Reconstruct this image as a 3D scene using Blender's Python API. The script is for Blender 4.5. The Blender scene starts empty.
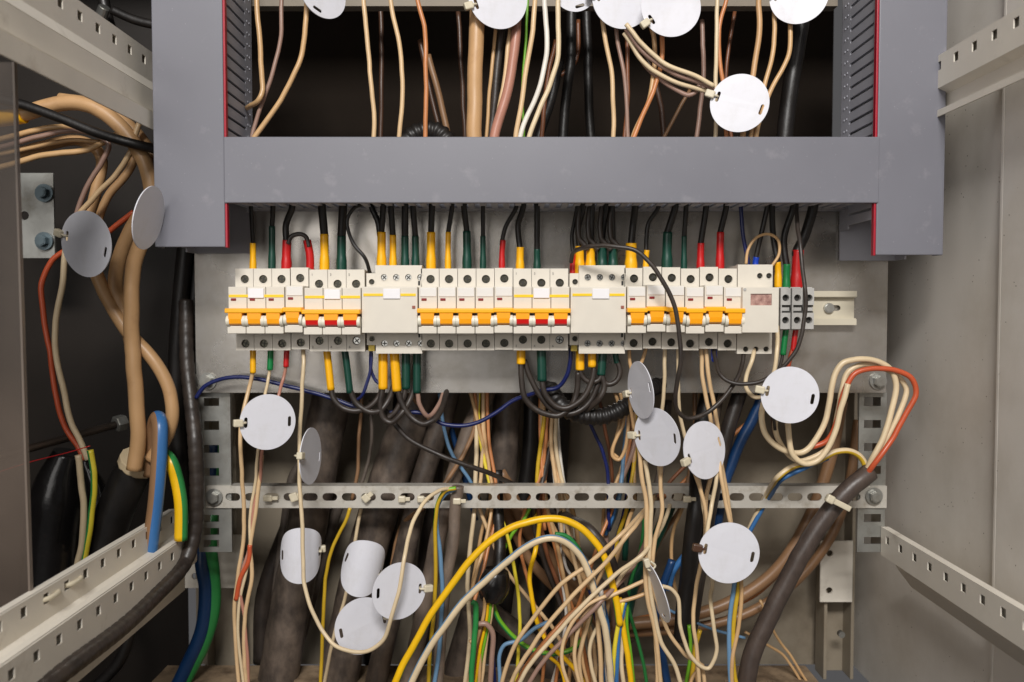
import bpy, bmesh, math, random
from mathutils import Vector, Matrix, Euler, noise
random.seed(7)
SC = bpy.context.scene
COL = SC.collection
F = 860.0
PITCH = math.radians(2.2)

def P(px, py, D):
    """photo pixel + depth in mm -> world point (m)"""
    x = (px - 512.0) / F; y = -(py - 341.0) / F
    dy = math.cos(PITCH) + y * math.sin(PITCH)
    dz = -math.sin(PITCH) + y * math.cos(PITCH)
    d = D * 0.001
    return Vector((x / dy * d, d, dz / dy * d))

def srgb(r, g, b):
    def c(v):
        v /= 255.0
        return v / 12.92 if v <= 0.04045 else ((v + 0.055) / 1.055) ** 2.4
    return (c(r), c(g), c(b), 1)

# ------------------------------------------------------------------ materials
MATS = {}
def mat(name, col, rough=0.5, metal=0.0, var=0.12, vscale=60.0, bump=0.0, bscale=300.0, dirt=None, dscale=25.0, dlo=0.5, dhi=0.7, alpha=None, rvar=0.08, coat=0, stretch=None, spec=None, speck=None):
    if name in MATS: return MATS[name]
    m = bpy.data.materials.new(name); m.use_nodes = True
    nt = m.node_tree; N = nt.nodes; L = nt.links
    b = N['Principled BSDF']
    tc = N.new('ShaderNodeTexCoord')
    src = tc.outputs['Object']
    if stretch:
        mp = N.new('ShaderNodeMapping'); mp.inputs['Scale'].default_value = stretch
        L.new(src, mp.inputs['Vector']); src = mp.outputs['Vector']
    nz = N.new('ShaderNodeTexNoise'); nz.inputs['Scale'].default_value = vscale; nz.inputs['Detail'].default_value = 5
    L.new(src, nz.inputs['Vector'])
    cr = N.new('ShaderNodeValToRGB')
    cr.color_ramp.elements[0].position = 0.3; cr.color_ramp.elements[1].position = 0.7
    cr.color_ramp.elements[0].color = tuple(c * (1 - var) for c in col[:3]) + (1,)
    cr.color_ramp.elements[1].color = tuple(min(1, c * (1 + var)) for c in col[:3]) + (1,)
    L.new(nz.outputs['Fac'], cr.inputs['Fac'])
    out = cr.outputs['Color']
    if dirt:
        n2 = N.new('ShaderNodeTexNoise'); n2.inputs['Scale'].default_value = dscale; n2.inputs['Detail'].default_value = 8; n2.inputs['Roughness'].default_value = 0.65
        L.new(src, n2.inputs['Vector'])
        r2 = N.new('ShaderNodeValToRGB'); r2.color_ramp.elements[0].position = dlo; r2.color_ramp.elements[1].position = dhi
        L.new(n2.outputs['Fac'], r2.inputs['Fac'])
        mx = N.new('ShaderNodeMixRGB'); mx.inputs['Color2'].default_value = dirt
        L.new(r2.outputs['Color'], mx.inputs['Fac']); L.new(out, mx.inputs['Color1']); out = mx.outputs['Color']
    if speck:                      # small dark flecks and chips
        vo = N.new('ShaderNodeTexVoronoi'); vo.inputs['Scale'].default_value = speck[0]; L.new(src, vo.inputs['Vector'])
        r4 = N.new('ShaderNodeMath'); r4.operation = 'LESS_THAN'; r4.inputs[1].default_value = speck[1]; L.new(vo.outputs['Distance'], r4.inputs[0])
        n5 = N.new('ShaderNodeTexNoise'); n5.inputs['Scale'].default_value = speck[0] * 0.35; L.new(src, n5.inputs['Vector'])
        r5 = N.new('ShaderNodeMath'); r5.operation = 'GREATER_THAN'; r5.inputs[1].default_value = 0.56; L.new(n5.outputs['Fac'], r5.inputs[0])
        r6 = N.new('ShaderNodeMath'); r6.operation = 'MULTIPLY'; L.new(r4.outputs[0], r6.inputs[0]); L.new(r5.outputs[0], r6.inputs[1])
        m6 = N.new('ShaderNodeMixRGB'); m6.inputs['Color2'].default_value = speck[2]; L.new(r6.outputs[0], m6.inputs['Fac']); L.new(out, m6.inputs['Color1']); out = m6.outputs['Color']
    L.new(out, b.inputs['Base Color'])
    mr = N.new('ShaderNodeMapRange'); mr.inputs['To Min'].default_value = max(0.02, rough - rvar); mr.inputs['To Max'].default_value = min(1, rough + rvar)
    L.new(nz.outputs['Fac'], mr.inputs['Value']); L.new(mr.outputs['Result'], b.inputs['Roughness'])
    b.inputs['Metallic'].default_value = metal
    if coat: b.inputs['Coat Weight'].default_value = coat
    if bump:
        n3 = N.new('ShaderNodeTexNoise'); n3.inputs['Scale'].default_value = bscale; n3.inputs['Detail'].default_value = 3
        L.new(src, n3.inputs['Vector'])
        bp = N.new('ShaderNodeBump'); bp.inputs['Strength'].default_value = bump; bp.inputs['Distance'].default_value = 0.001
        L.new(n3.outputs['Fac'], bp.inputs['Height']); L.new(bp.outputs['Normal'], b.inputs['Normal'])
    if spec is not None: b.inputs['Specular IOR Level'].default_value = spec
    if alpha is not None: b.inputs['Alpha'].default_value = alpha
    MATS[name] = m
    return m

M = {}
M['enamel'] = mat('grey_enamel', srgb(222, 216, 207), 0.44, 0, 0.03, 14, 0.12, 900, dirt=srgb(186, 176, 160), dscale=6, dlo=0.45, dhi=0.95, speck=(150, 0.10, srgb(120, 108, 92)))
M['rail_enamel'] = mat('rail_enamel', srgb(222, 215, 202), 0.42, 0, 0.05, 20, 0.05, 600, dirt=srgb(140, 126, 108), dscale=18, dlo=0.58, dhi=0.9)
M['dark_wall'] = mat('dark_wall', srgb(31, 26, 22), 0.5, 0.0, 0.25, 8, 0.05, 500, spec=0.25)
M['shade_wall'] = mat('shade_wall', srgb(34, 28, 23), 0.9, 0, 0.3, 6, spec=0.1)  # shade of the deep upper cavity is put into this wall colour
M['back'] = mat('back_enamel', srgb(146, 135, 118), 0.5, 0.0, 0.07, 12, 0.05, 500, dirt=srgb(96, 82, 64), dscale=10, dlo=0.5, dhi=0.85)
M['dusty'] = mat('dusty_floor', srgb(150, 128, 102), 0.8, 0, 0.2, 50, 0.3, 500, dirt=srgb(78, 60, 44), dscale=30, dlo=0.45, dhi=0.7)
M['zinc'] = mat('zinc_plate', srgb(180, 176, 170), 0.27, 0.75, 0.06, 9, 0.04, 200, dirt=srgb(164, 158, 148), dscale=40, dlo=0.4, dhi=0.75)
M['zincdark'] = mat('zinc_bracket', srgb(165, 165, 160), 0.38, 0.7, 0.12, 45, 0.08, 260, dirt=srgb(120, 112, 98), dscale=30, dlo=0.5, dhi=0.8)
M['dullzinc'] = mat('dull_zinc', srgb(128, 118, 104), 0.6, 0.1, 0.12, 60, 0.1, 300)
M['zincrail'] = mat('zinc_rail', srgb(205, 200, 190), 0.42, 0.35, 0.08, 30, 0.05, 300, dirt=srgb(150, 140, 122), dscale=60, dlo=0.52, dhi=0.8)
M['steel'] = mat('steel', srgb(190, 190, 185), 0.3, 0.9, 0.1, 80)
M['screw'] = mat('screw_steel', srgb(78, 76, 66), 0.35, 0.9, 0.35, 400)
M['recess_shade'] = mat('recess_shade_dark', srgb(40, 38, 34), 0.6, 0, 0.1)  # near-black stands in for the shade inside screw wells and slots
M['duct'] = mat('duct_pvc', srgb(112, 112, 120), 0.40, 0, 0.035, 12, 0.03, 500, dirt=srgb(134, 132, 138), dscale=45, dlo=0.58, dhi=0.8, speck=(220, 0.07, srgb(150, 148, 150)))
M['ductside'] = mat('duct_side', srgb(168, 168, 176), 0.5, 0, 0.05, 30)
M['ductred'] = mat('duct_red', srgb(160, 16, 40), 0.35, 0, 0.08, 60)
M['breaker'] = mat('breaker_plastic', srgb(214, 207, 194), 0.42, 0, 0.02, 60, 0.02, 900)
M['breaker_lo'] = mat('breaker_label_field', srgb(222, 219, 214), 0.3, 0, 0.02, 60)
M['label'] = mat('label_white', srgb(232, 230, 232), 0.35, 0, 0.01)
M['stripe'] = mat('stripe_yellow', srgb(240, 200, 30), 0.4, 0, 0.03)
M['orange'] = mat('handle_orange', srgb(252, 176, 10), 0.38, 0, 0.03)
M['orange2'] = mat('paddle_orange', srgb(252, 166, 14), 0.4, 0, 0.03)
M['red'] = mat('handle_red', srgb(205, 18, 16), 0.4, 0, 0.03)
M['window'] = mat('indicator', srgb(128, 8, 14), 0.5, 0, 0.1, 500)
M['pivot'] = mat('pivot_plastic', srgb(224, 218, 200), 0.3, 0, 0.02)
M['brass'] = mat('brass', srgb(150, 130, 60), 0.4, 0.8, 0.2, 300)
M['meterwin'] = mat('meter_window', srgb(188, 150, 138), 0.15, 0, 0.1, 300, dirt=srgb(130, 90, 84), dscale=200, dlo=0.4, dhi=0.7, coat=1)
M['ink'] = mat('ink', srgb(90, 84, 80), 0.6, 0, 0.02)
M['termgrey'] = mat('terminal_grey', srgb(176, 174, 170), 0.5, 0, 0.05, 100)
M['tag'] = mat('tag_plastic', srgb(214, 214, 221), 0.42, 0, 0.015, 40, 0.02, 200, dirt=srgb(205, 204, 208), dscale=60, dlo=0.5, dhi=0.8)
M['tie'] = mat('tie_nylon', srgb(206, 196, 172), 0.4, 0, 0.04, 200)
M['clear'] = mat('smoky_clear', srgb(88, 77, 68), 0.35, 0, 0.3, 9, 0.05, 30, alpha=0.52)
M['edge'] = mat('clear_edge', srgb(118, 106, 96), 0.3, 0, 0.1, 8, alpha=0.8)
M['rubber'] = mat('gloss_rubber', srgb(28, 26, 26), 0.2, 0, 0.2, 40, 0.6, 70)
WC = {  # insulation colours
 'cream': (210, 178, 136), 'cream2': (198, 160, 114), 'cream3': (214, 193, 158), 'tan': (190, 150, 106), 'tan2': (140, 106, 76),
 'orange': (190, 124, 76), 'redbrown': (176, 74, 46), 'brown': (120, 74, 48), 'dbrown': (78, 54, 40), 'pink': (176, 124, 106),
 'grey': (140, 124, 108), 'dgrey': (86, 78, 72), 'black': (24, 22, 21), 'softblack': (42, 36, 33), 'navy': (20, 30, 84), 'blue': (56, 108, 164),
 'lblue': (104, 140, 172), 'dblue': (18, 54, 96), 'yellow': (238, 186, 20), 'lyellow': (226, 206, 60), 'green': (44, 130, 66), 'lgreen': (110, 170, 40),
 'dgreen': (16, 66, 52), 'syellow': (240, 176, 14), 'sred': (186, 24, 26), 'sgreen': (14, 120, 62), 'sdgreen': (12, 62, 50), 'sblue': (20, 60, 170),
 'teal': (30, 110, 96), 'white': (220, 214, 204), 'sheath': (68, 60, 55), 'sheath2': (100, 88, 79), 'sheath3': (64, 54, 49), 'oldyellow': (196, 160, 40), 'orangered':(190,84,50), 'mauve':(150,120,106)}
def wm(c):
    if c == 'rubber': return M['rubber']
    dirty = {'sheath': srgb(140, 124, 110), 'sheath2': srgb(146, 128, 112), 'sheath3': srgb(92, 79, 71), 'dgrey': srgb(118, 104, 92), 'black': srgb(36, 31, 28), 'softblack': srgb(74, 64, 56)}
    if c in dirty:
        return mat('wire_' + c, srgb(*WC[c]), 0.42, 0, 0.2, 90, 0.2, 350, dirt=dirty[c], dscale=70, dlo=0.34, dhi=1.0, stretch=(1, 1, 0.6))
    if c in ('tan', 'tan2'):
        return mat('wire_' + c, srgb(*WC[c]), 0.42, 0, 0.08, 25, 0.05, 120, dirt=srgb(150, 110, 74), dscale=30, dlo=0.55, dhi=0.85)
    return mat('wire_' + c, srgb(*WC[c]), 0.36, 0, 0.09, 30, 0.03, 120, dirt=tuple(v * 0.72 for v in srgb(*WC[c])[:3]) + (1,), dscale=40, dlo=0.56, dhi=0.86)

# ------------------------------------------------------------------ helpers
def link(name, bm, mats, parent=None, smooth=False, loc=None):
    me = bpy.data.meshes.new(name)
    bm.normal_update(); bm.to_mesh(me); bm.free()
    if not isinstance(mats, (list, tuple)): mats = [mats]
    for m in mats: me.materials.append(m)
    if smooth:
        for p in me.polygons: p.use_smooth = True
    o = bpy.data.objects.new(name, me); COL.objects.link(o)
    if parent is not None: o.parent = parent
    elif loc is None:
        # origin to centre
        if me.vertices:
            c = sum((v.co for v in me.vertices), Vector()) / len(me.vertices)
            me.transform(Matrix.Translation(-c)); o.location = c
    if loc is not None: o.location = loc
    return o

def tag(o, label, cat, group=None):
    o['label'] = label; o['category'] = cat
    if group: o['group'] = group
    return o
def struct(o): o['kind'] = 'structure'; return o
def thing(name, label, cat, loc=(0, 0, 0), group=None):
    o = bpy.data.objects.new(name, None); COL.objects.link(o); o.location = loc; o.empty_display_size = 0.02
    return tag(o, label, cat, group)

def add_box(bm, x0, x1, y0, y1, z0, z1, bevel=0.0, mi=0):
    b2 = bmesh.new()
    r = bmesh.ops.create_cube(b2, size=1)
    for v in b2.verts:
        v.co = Vector(((x0 + x1) / 2 + v.co.x * (x1 - x0), (y0 + y1) / 2 + v.co.y * (y1 - y0), (z0 + z1) / 2 + v.co.z * (z1 - z0)))
    if bevel: bmesh.ops.bevel(b2, geom=b2.edges[:], offset=bevel, segments=2, affect='EDGES', profile=0.5)
    for f in b2.faces: f.material_index = mi
    merge(bm, b2)

def merge(bm, b2, mtx=None):
    me = bpy.data.meshes.new('t'); b2.to_mesh(me); b2.free()
    if mtx: me.transform(mtx)
    bm.from_mesh(me); bpy.data.meshes.remove(me)

def add_cyl(bm, c, axis, r, h, seg=20, r2=None, mi=0, bevel=0.0):
    b2 = bmesh.new()
    bmesh.ops.create_cone(b2, cap_ends=True, segments=seg, radius1=r, radius2=r if r2 is None else r2, depth=h)
    if bevel:
        es = [e for e in b2.edges if abs(e.verts[0].co.z - e.verts[1].co.z) < 1e-6]
        bmesh.ops.bevel(b2, geom=es, offset=bevel, segments=2, affect='EDGES')
    for f in b2.faces: f.material_index = mi
    q = Vector((0, 0, 1)).rotation_difference(Vector(axis)).to_matrix().to_4x4()
    merge(bm, b2, Matrix.Translation(c) @ q)

def circle(cx, cz, r, n=24, ph=0):
    return [(cx + r * math.cos(2 * math.pi * i / n + ph), cz + r * math.sin(2 * math.pi * i / n + ph)) for i in range(n)]
def rect(x0, x1, z0, z1): return [(x0, z0), (x1, z0), (x1, z1), (x0, z1)]
def slot(cx, cz, w, h, n=6):
    """obround, long side along w (or h)"""
    r = min(w, h) / 2; out = []
    if w >= h:
        for i in range(n + 1): a = -math.pi / 2 + math.pi * i / n; out.append((cx + w / 2 - r + r * math.cos(a), cz + r * math.sin(a)))
        for i in range(n + 1): a = math.pi / 2 + math.pi * i / n; out.append((cx - w / 2 + r + r * math.cos(a), cz + r * math.sin(a)))
    else:
        for i in range(n + 1): a = math.pi * i / n; out.append((cx + r * math.cos(a), cz + h / 2 - r + r * math.sin(a)))
        for i in range(n + 1): a = math.pi + math.pi * i / n; out.append((cx + r * math.cos(a), cz - h / 2 + r + r * math.sin(a)))
    return out

def add_plate(bm, outline, holes, y0, t, cuts=None, mtx=None):
    """plate in XZ with holes, front at y0, back at y0+t"""
    b2 = bmesh.new()
    es = []
    for loop in [outline] + list(holes):
        vs = [b2.verts.new((x, y0, z)) for x, z in loop]
        for i in range(len(vs)): es.append(b2.edges.new((vs[i], vs[(i + 1) % len(vs)])))
    bmesh.ops.triangle_fill(b2, use_beauty=True, use_dissolve=False, edges=es, normal=Vector((0, -1, 0)))
    # drop faces that fill holes
    def inside(pt, poly):
        x, y = pt; c = False; n = len(poly)
        for i in range(n):
            x1, y1 = poly[i]; x2, y2 = poly[(i + 1) % n]
            if (y1 > y) != (y2 > y) and x < (x2 - x1) * (y - y1) / (y2 - y1) + x1: c = not c
        return c
    kill = []
    boxes = [(min(p[0] for p in h), max(p[0] for p in h), min(p[1] for p in h), max(p[1] for p in h), h) for h in holes]
    for f in b2.faces:
        c = f.calc_center_median()
        for bx in boxes:
            if bx[0] <= c.x <= bx[1] and bx[2] <= c.z <= bx[3] and inside((c.x, c.z), bx[4]): kill.append(f); break
    if kill: bmesh.ops.delete(b2, geom=kill, context='FACES_ONLY')
    if cuts:
        for x in cuts:
            bmesh.ops.bisect_plane(b2, geom=b2.verts[:] + b2.edges[:] + b2.faces[:], plane_co=(x, 0, 0), plane_no=(1, 0, 0))
    r = bmesh.ops.extrude_face_region(b2, geom=b2.faces[:])
    for v in [g for g in r['geom'] if isinstance(g, bmesh.types.BMVert)]: v.co.y += t
    bmesh.ops.recalc_face_normals(b2, faces=b2.faces[:])
    merge(bm, b2, mtx)

def spline(pts, per=8):
    """centripetal-ish catmull rom over (x,y,D)"""
    p = [Vector(q) for q in pts]
    if len(p) == 2: return [p[0].lerp(p[1], i / 6) for i in range(7)]
    ext = [p[0] * 2 - p[1]] + p + [p[-1] * 2 - p[-2]]
    out = []
    for i in range(1, len(ext) - 2):
        p0, p1, p2, p3 = ext[i - 1:i + 3]
        # limit tangents to the segment length
        seg = (p2 - p1).length
        m1 = (p2 - p0) / 2; m2 = (p3 - p1) / 2
        if m1.length > seg * 1.0 and m1.length > 0: m1 *= seg * 1.0 / m1.length
        if m2.length > seg * 1.0 and m2.length > 0: m2 *= seg * 1.0 / m2.length
        for k in range(per):
            t = k / per; t2 = t * t; t3 = t2 * t
            out.append(p1 * (2 * t3 - 3 * t2 + 1) + m1 * (t3 - 2 * t2 + t) + p2 * (-2 * t3 + 3 * t2) + m2 * (t3 - t2))
    out.append(p[-1]); return out

def pts3(pts, D):
    out = []
    for q in pts:
        out.append(P(q[0], q[1], q[2] if len(q) > 2 else D))
    return out

def add_tube(bm, path, rad, n=10, stripe=0, twist=0.0, ends=True, mi=0, phase=0.0):
    """rad: float or callable(i,len)"""
    k = len(path); rings = []
    T = [(path[min(i + 1, k - 1)] - path[max(i - 1, 0)]).normalized() for i in range(k)]
    ref = Vector((0, -1, 0)); nrm = (ref - T[0] * ref.dot(T[0]))
    if nrm.length < 1e-4: nrm = Vector((1, 0, 0))
    nrm.normalize()
    for i in range(k):
        nrm = nrm - T[i] * nrm.dot(T[i])
        if nrm.length < 1e-6: nrm = T[i].orthogonal()
        nrm.normalize(); bi = T[i].cross(nrm)
        r = rad(i, k) if callable(rad) else rad
        ring = []
        for j in range(n):
            a = 2 * math.pi * j / n + twist * i + phase
            ring.append(bm.verts.new(path[i] + nrm * (r * math.cos(a)) + bi * (r * math.sin(a))))
        rings.append(ring)
    for i in range(k - 1):
        for j in range(n):
            f = bm.faces.new((rings[i][j], rings[i][(j + 1) % n], rings[i + 1][(j + 1) % n], rings[i + 1][j]))
            f.smooth = True
            f.material_index = (1 if (j < n * stripe) else 0) + mi if stripe else mi
    if ends:
        for ring in (rings[0], rings[-1]):
            f = bm.faces.new(ring); f.material_index = mi

def tube_obj(name, cols, dpx, D, pts, parent=None, stripe=0, twist=0.0, n=10, per=8, rad=None, jit=0.0, phase=0.0, step=0, wob=0.0008):
    p3 = pts3(pts, D); Dm = sum(q.y for q in p3) / len(p3)
    if jit:
        for q in p3[1:-1]: q += Vector((random.uniform(-jit, jit), random.uniform(-jit, jit), 0))
    path = spline([tuple(q) for q in p3], per)
    if step:
        res = [path[0]]; acc = 0
        for i in range(1, len(path)):
            a, b = path[i - 1], path[i]; L = (b - a).length; t = step - acc
            while t <= L: res.append(a.lerp(b, t / L)); t += step
            acc = L - (t - step)
        path = res + [path[-1]]
    if dpx > 7: dpx = dpx
    elif name == 'wire': dpx = dpx * 0.92
    r = dpx / 2 / F * Dm
    if wob and name in ('wire', 'loop_wire', 'thick_cable'):
        sd = Vector((random.uniform(0, 50), random.uniform(0, 50), 0)); k = len(path); s_ = 0.0
        for i in range(1, k - 1):
            s_ += (path[i] - path[i - 1]).length
            e = min(1, i / 4, (k - 1 - i) / 4)
            path[i] = path[i] + (noise.noise_vector(sd + Vector((0, 0, s_ * 28))) * wob * 1.6 + noise.noise_vector(sd + Vector((9, 0, s_ * 75))) * wob * 0.5) * e
    bm = bmesh.new(); add_tube(bm, path, rad(r) if rad else r, n, stripe, twist, phase=phase)
    bmesh.ops.recalc_face_normals(bm, faces=bm.faces[:])
    cols = cols if isinstance(cols, (list, tuple)) else [cols]
    return link(name, bm, [wm(c) for c in cols], parent)

def W(col, dpx, D, pts, label, stripe=0, twist=0.0, name='wire', cat=None, group=None, sleeves=(), flared=False, wob=None, **kw):
    """a wire: one tube; wires that leave upwards behind the rail run on behind the plate; sleeves = [(colour, width px, [pts])] become its children"""
    if 464 < pts[0][1] < 486 and name == 'wire' and pts[0][0] > 400 and len(pts[0]) < 4 and (pts[0][2] if len(pts[0]) > 2 else D) >= 880:
        x, y = pts[0][:2]; tx = (480 if x < 515 else 549 if x < 598 else 632 if x < 660 else 700) + random.uniform(-9, 9); D += random.uniform(0, 25)
        pts = [(tx, 382, 944), (tx, 430, 938), (x * 0.45 + tx * 0.55, y, 930), (x * 0.8 + tx * 0.2, y + 24, 924)] + [q for q in pts[1:] if q[1] > y + 40]
    if wob is not None: kw['wob'] = wob
    o = tube_obj(name, col, dpx, D, pts, None, stripe, twist, **kw)
    tag(o, label, cat or name.replace('_', ' '), group)
    for (c, w, sp) in sleeves:
        s = tube_obj('sleeve', c, w, D, sp, None, n=12, per=8, rad=flare if flared else None)
        s.parent = o; s.location = s.location - o.location
    return o

def flare(r):
    return lambda i, k: r * (1.18 if i > k * 0.66 else 1.18 - 0.18 * min(1, (k * 0.66 - i) / (k * 0.12)))
def ribbed(r):
    return lambda i, k: r * (1.0 if i % 4 < 2 else 0.86)
# ================================================================== camera, light
cam = bpy.data.cameras.new('camera'); co = bpy.data.objects.new('camera', cam); COL.objects.link(co)
cam.sensor_width = 36; cam.lens = 36 * F / 1024; cam.clip_start = 0.02; cam.clip_end = 50
cam.dof.use_dof = True; cam.dof.focus_distance = 0.83; cam.dof.aperture_fstop = 6.3
co.location = (0, 0, 0); co.rotation_euler = (math.pi / 2 - PITCH, 0, 0); SC.camera = co
w = bpy.data.worlds.new('World'); SC.world = w; w.use_nodes = True
w.node_tree.nodes['Background'].inputs['Color'].default_value = (0.95, 0.93, 0.95, 1)
w.node_tree.nodes['Background'].inputs['Strength'].default_value = 0.09
def area(name, loc, target, size, energy, col, sy=None):
    l = bpy.data.lights.new(name, 'AREA'); l.energy = energy; l.color = col; l.size = size
    if sy: l.shape = 'RECTANGLE'; l.size_y = sy
    o = bpy.data.objects.new(name, l); COL.objects.link(o); o.location = loc
    o.rotation_euler = (Vector(target) - Vector(loc)).to_track_quat('-Z', 'Y').to_euler()
area('ceiling_lamp', (-0.05, -1.15, 1.28), (0.0, 0.9, 0.0), 0.75, 56, (1.0, 0.975, 0.945), 0.30)
area('fill_light', (-0.65, -0.9, 0.35), (0.1, 0.9, 0), 1.1, 8.5, (1.0, 0.96, 0.92))  # unseen fill added from the left to brighten the right wall
SC.view_settings.view_transform = 'Standard'; SC.view_settings.look = 'None'; SC.view_settings.exposure = 0; SC.view_settings.gamma = 1

mm = 0.001
def boxobj(name, m, x0, x1, y0, y1, z0, z1, bev=0.0, parent=None):
    bm = bmesh.new(); add_box(bm, x0, x1, y0, y1, z0, z1, bev); return link(name, bm, m, parent)

# ================================================================== setting: inside of the cabinet
WR = 0.432; ZB = -0.452; ZT = 0.45
bm = bmesh.new()                    # right wall: two sheets with a small fold between, plus a rear fold
add_box(bm, WR, WR + 0.003, 0.755, 1.10, ZB, ZT + 0.2)
add_box(bm, WR - 0.006, WR - 0.003, 0.10, 0.750, ZB, ZT + 0.2)
add_box(bm, WR - 0.006, WR + 0.003, 0.750, 0.756, ZB, ZT + 0.2, 0.0015)

struct(link('right_wall', bm, M['enamel']))
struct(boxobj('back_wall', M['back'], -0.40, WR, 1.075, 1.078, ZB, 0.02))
struct(boxobj('upper_back_wall', M['shade_wall'], -0.46, WR, 1.17, 1.173, 0.02, ZT + 0.2))
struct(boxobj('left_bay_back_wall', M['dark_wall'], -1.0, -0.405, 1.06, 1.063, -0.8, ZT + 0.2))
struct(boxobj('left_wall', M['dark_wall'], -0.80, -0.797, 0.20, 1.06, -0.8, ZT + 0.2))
struct(boxobj('shade_roof', M['dark_wall'], -0.80, WR, 0.84, 1.17, ZT, ZT + 0.003))  # roof shelf out of view, put in to shade the upper back
bm = bmesh.new()                    # cabinet floor ledge with bolt holes
z = ZB + 0.022
add_plate(bm, rect(-0.36, 0.405, 0.86, 1.074), [circle(x, 1.03, 0.0035, 10) for x in [-0.2 + 0.05 * i for i in range(12)]], 0, 0.003)
me = link('floor', bm, M['dusty']); me.data.transform(Matrix(((1, 0, 0, 0), (0, 0, 1, 0), (0, -1, 0, 0), (0, 0, 0, 1))))
me.location = (0.02, 0.97, z); struct(me)
struct(boxobj('cabinet_floor', M['dark_wall'], -1.0, WR, 0.1, 1.07, ZB - 0.06, ZB - 0.057))

# frame posts at both rear corners
def post(x0, x1, y0, y1, z0, z1, label, m='back'):
    bm = bmesh.new()
    add_box(bm, x0, x0 + 0.004, y0, y1, z0, z1, 0.0008); add_box(bm, x0 + 0.0035, x1, y1 - 0.004, y1, z0, z1, 0.0008); add_box(bm, x1 - 0.004, x1, y0, y1 - 0.0035, z0, z1, 0.0008)
    tag(link('frame_post', bm, M[m]), label, 'frame post', 'frame posts at the rear corners')
a = P(822, 560, 1040).x; b_ = P(852, 560, 1040).x
post(a, b_, 1.03, 1.06, ZB, 0.0, 'grey enamelled upright post in the lower right rear corner')
a = P(206, 560, 1030).x; b_ = P(240, 560, 1030).x
post(a, b_, 1.02, 1.05, ZB, 0.0, 'dull grey upright post in the lower left rear corner')
bm = bmesh.new()                     # gusset on the right post
p0 = P(820, 602, 1022); p1 = P(853, 541, 1022)
add_plate(bm, rect(p0.x, p1.x, p0.z, p1.z), [circle(p0.x + 0.011, p0.z + 0.014, 0.004, 14), circle(p0.x + 0.011, p1.z - 0.015, 0.004, 14)], 1.022, 0.003)
tag(link('gusset_plate', bm, M['rail_enamel']), 'small pale plate with two round holes on the lower right post', 'gusset plate')
bm = bmesh.new(); p0 = P(185, 588, 1008); p1 = P(243, 535, 1008)
add_plate(bm, rect(p0.x, p1.x, p0.z, p1.z), [circle(p0.x + 0.012, p0.z + 0.014, 0.004, 14)], 1.008, 0.003)
tag(link('gusset_plate', bm, M['rail_enamel']), 'small grey plate behind the lower left bracket beside the green cable', 'gusset plate')
p = P(841, 634, 1020)
bm = bmesh.new(); add_cyl(bm, p, (0, 1, 0), 0.004, 0.006, 12); tag(link('bolt', bm, M['steel']), 'small bolt low on the right rear post', 'bolt', )

# mounting plate
pl0 = P(196, 393, 898); pl1 = P(890, 165, 898)
tag(boxobj('mounting_plate', M['zinc'], pl0.x, pl1.x, 0.898, 0.900, pl0.z, pl1.z, 0.0005), 'bare galvanised steel mounting plate behind the row of breakers', 'mounting plate')

# hex bolts
def hexbolt(px, py, D, label, m='steel', r=0.0062, washer=True, group=None):
    t = thing('hex_bolt', label, 'bolt', P(px, py, D), group)
    bm = bmesh.new(); add_cyl(bm, (0, -0.004, 0), (0, 1, 0), r, 0.006, 6, bevel=0.0008); link('bolt_head', bm, M[m], t, loc=(0, 0, 0))
    if washer:
        bm = bmesh.new(); add_cyl(bm, (0, -0.0006, 0), (0, 1, 0), r * 1.45, 0.0012, 20); link('washer', bm, M[m], t, loc=(0, 0, 0))
hexbolt(208, 381, 897, 'hex bolt at the lower left corner of the mounting plate', 'zincdark')
hexbolt(878, 381, 897, 'hex bolt at the lower right corner of the mounting plate', 'zincdark')
hexbolt(214, 497, 901, 'hex bolt at the left end of the slotted rail', 'zincdark')
hexbolt(874, 496, 901, 'hex bolt at the right end of the slotted rail', 'zincdark')

# slotted rail across the cabinet
def slotted_rail(x0, x1, y0, y1, D, sp, label, m, w=15, h=8, ph=0):
    a = P(x0, y1, D); b = P(x1, y0, D); k = D / F * mm
    cx = []; q = x0 + sp * 0.6 + ph
    while q < x1 - sp * 0.5: cx.append(P(q, y0, D).x); q += sp
    zc = (a.z + b.z) / 2
    bm = bmesh.new()
    add_plate(bm, rect(a.x, b.x, a.z, b.z), [slot(c, zc, w * k, h * k) for c in cx], D * mm, 0.0018)
    add_box(bm, a.x, b.x, D * mm + 0.0019, D * mm + 0.016, b.z - 0.002, b.z)
    add_box(bm, a.x, b.x, D * mm + 0.0019, D * mm + 0.016, a.z, a.z + 0.002)
    tag(link('slotted_rail', bm, M[m]), label, 'slotted rail')
slotted_rail(206, 887, 486, 508, 903, 19.4, 'pale slotted steel rail running across below the mounting plate', 'zincrail', ph=15)
slotted_rail(248, 838, -16, 6, 905, 19.4, 'slotted rail crossing the very top of the cabinet behind the tags', 'dullzinc')

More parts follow.
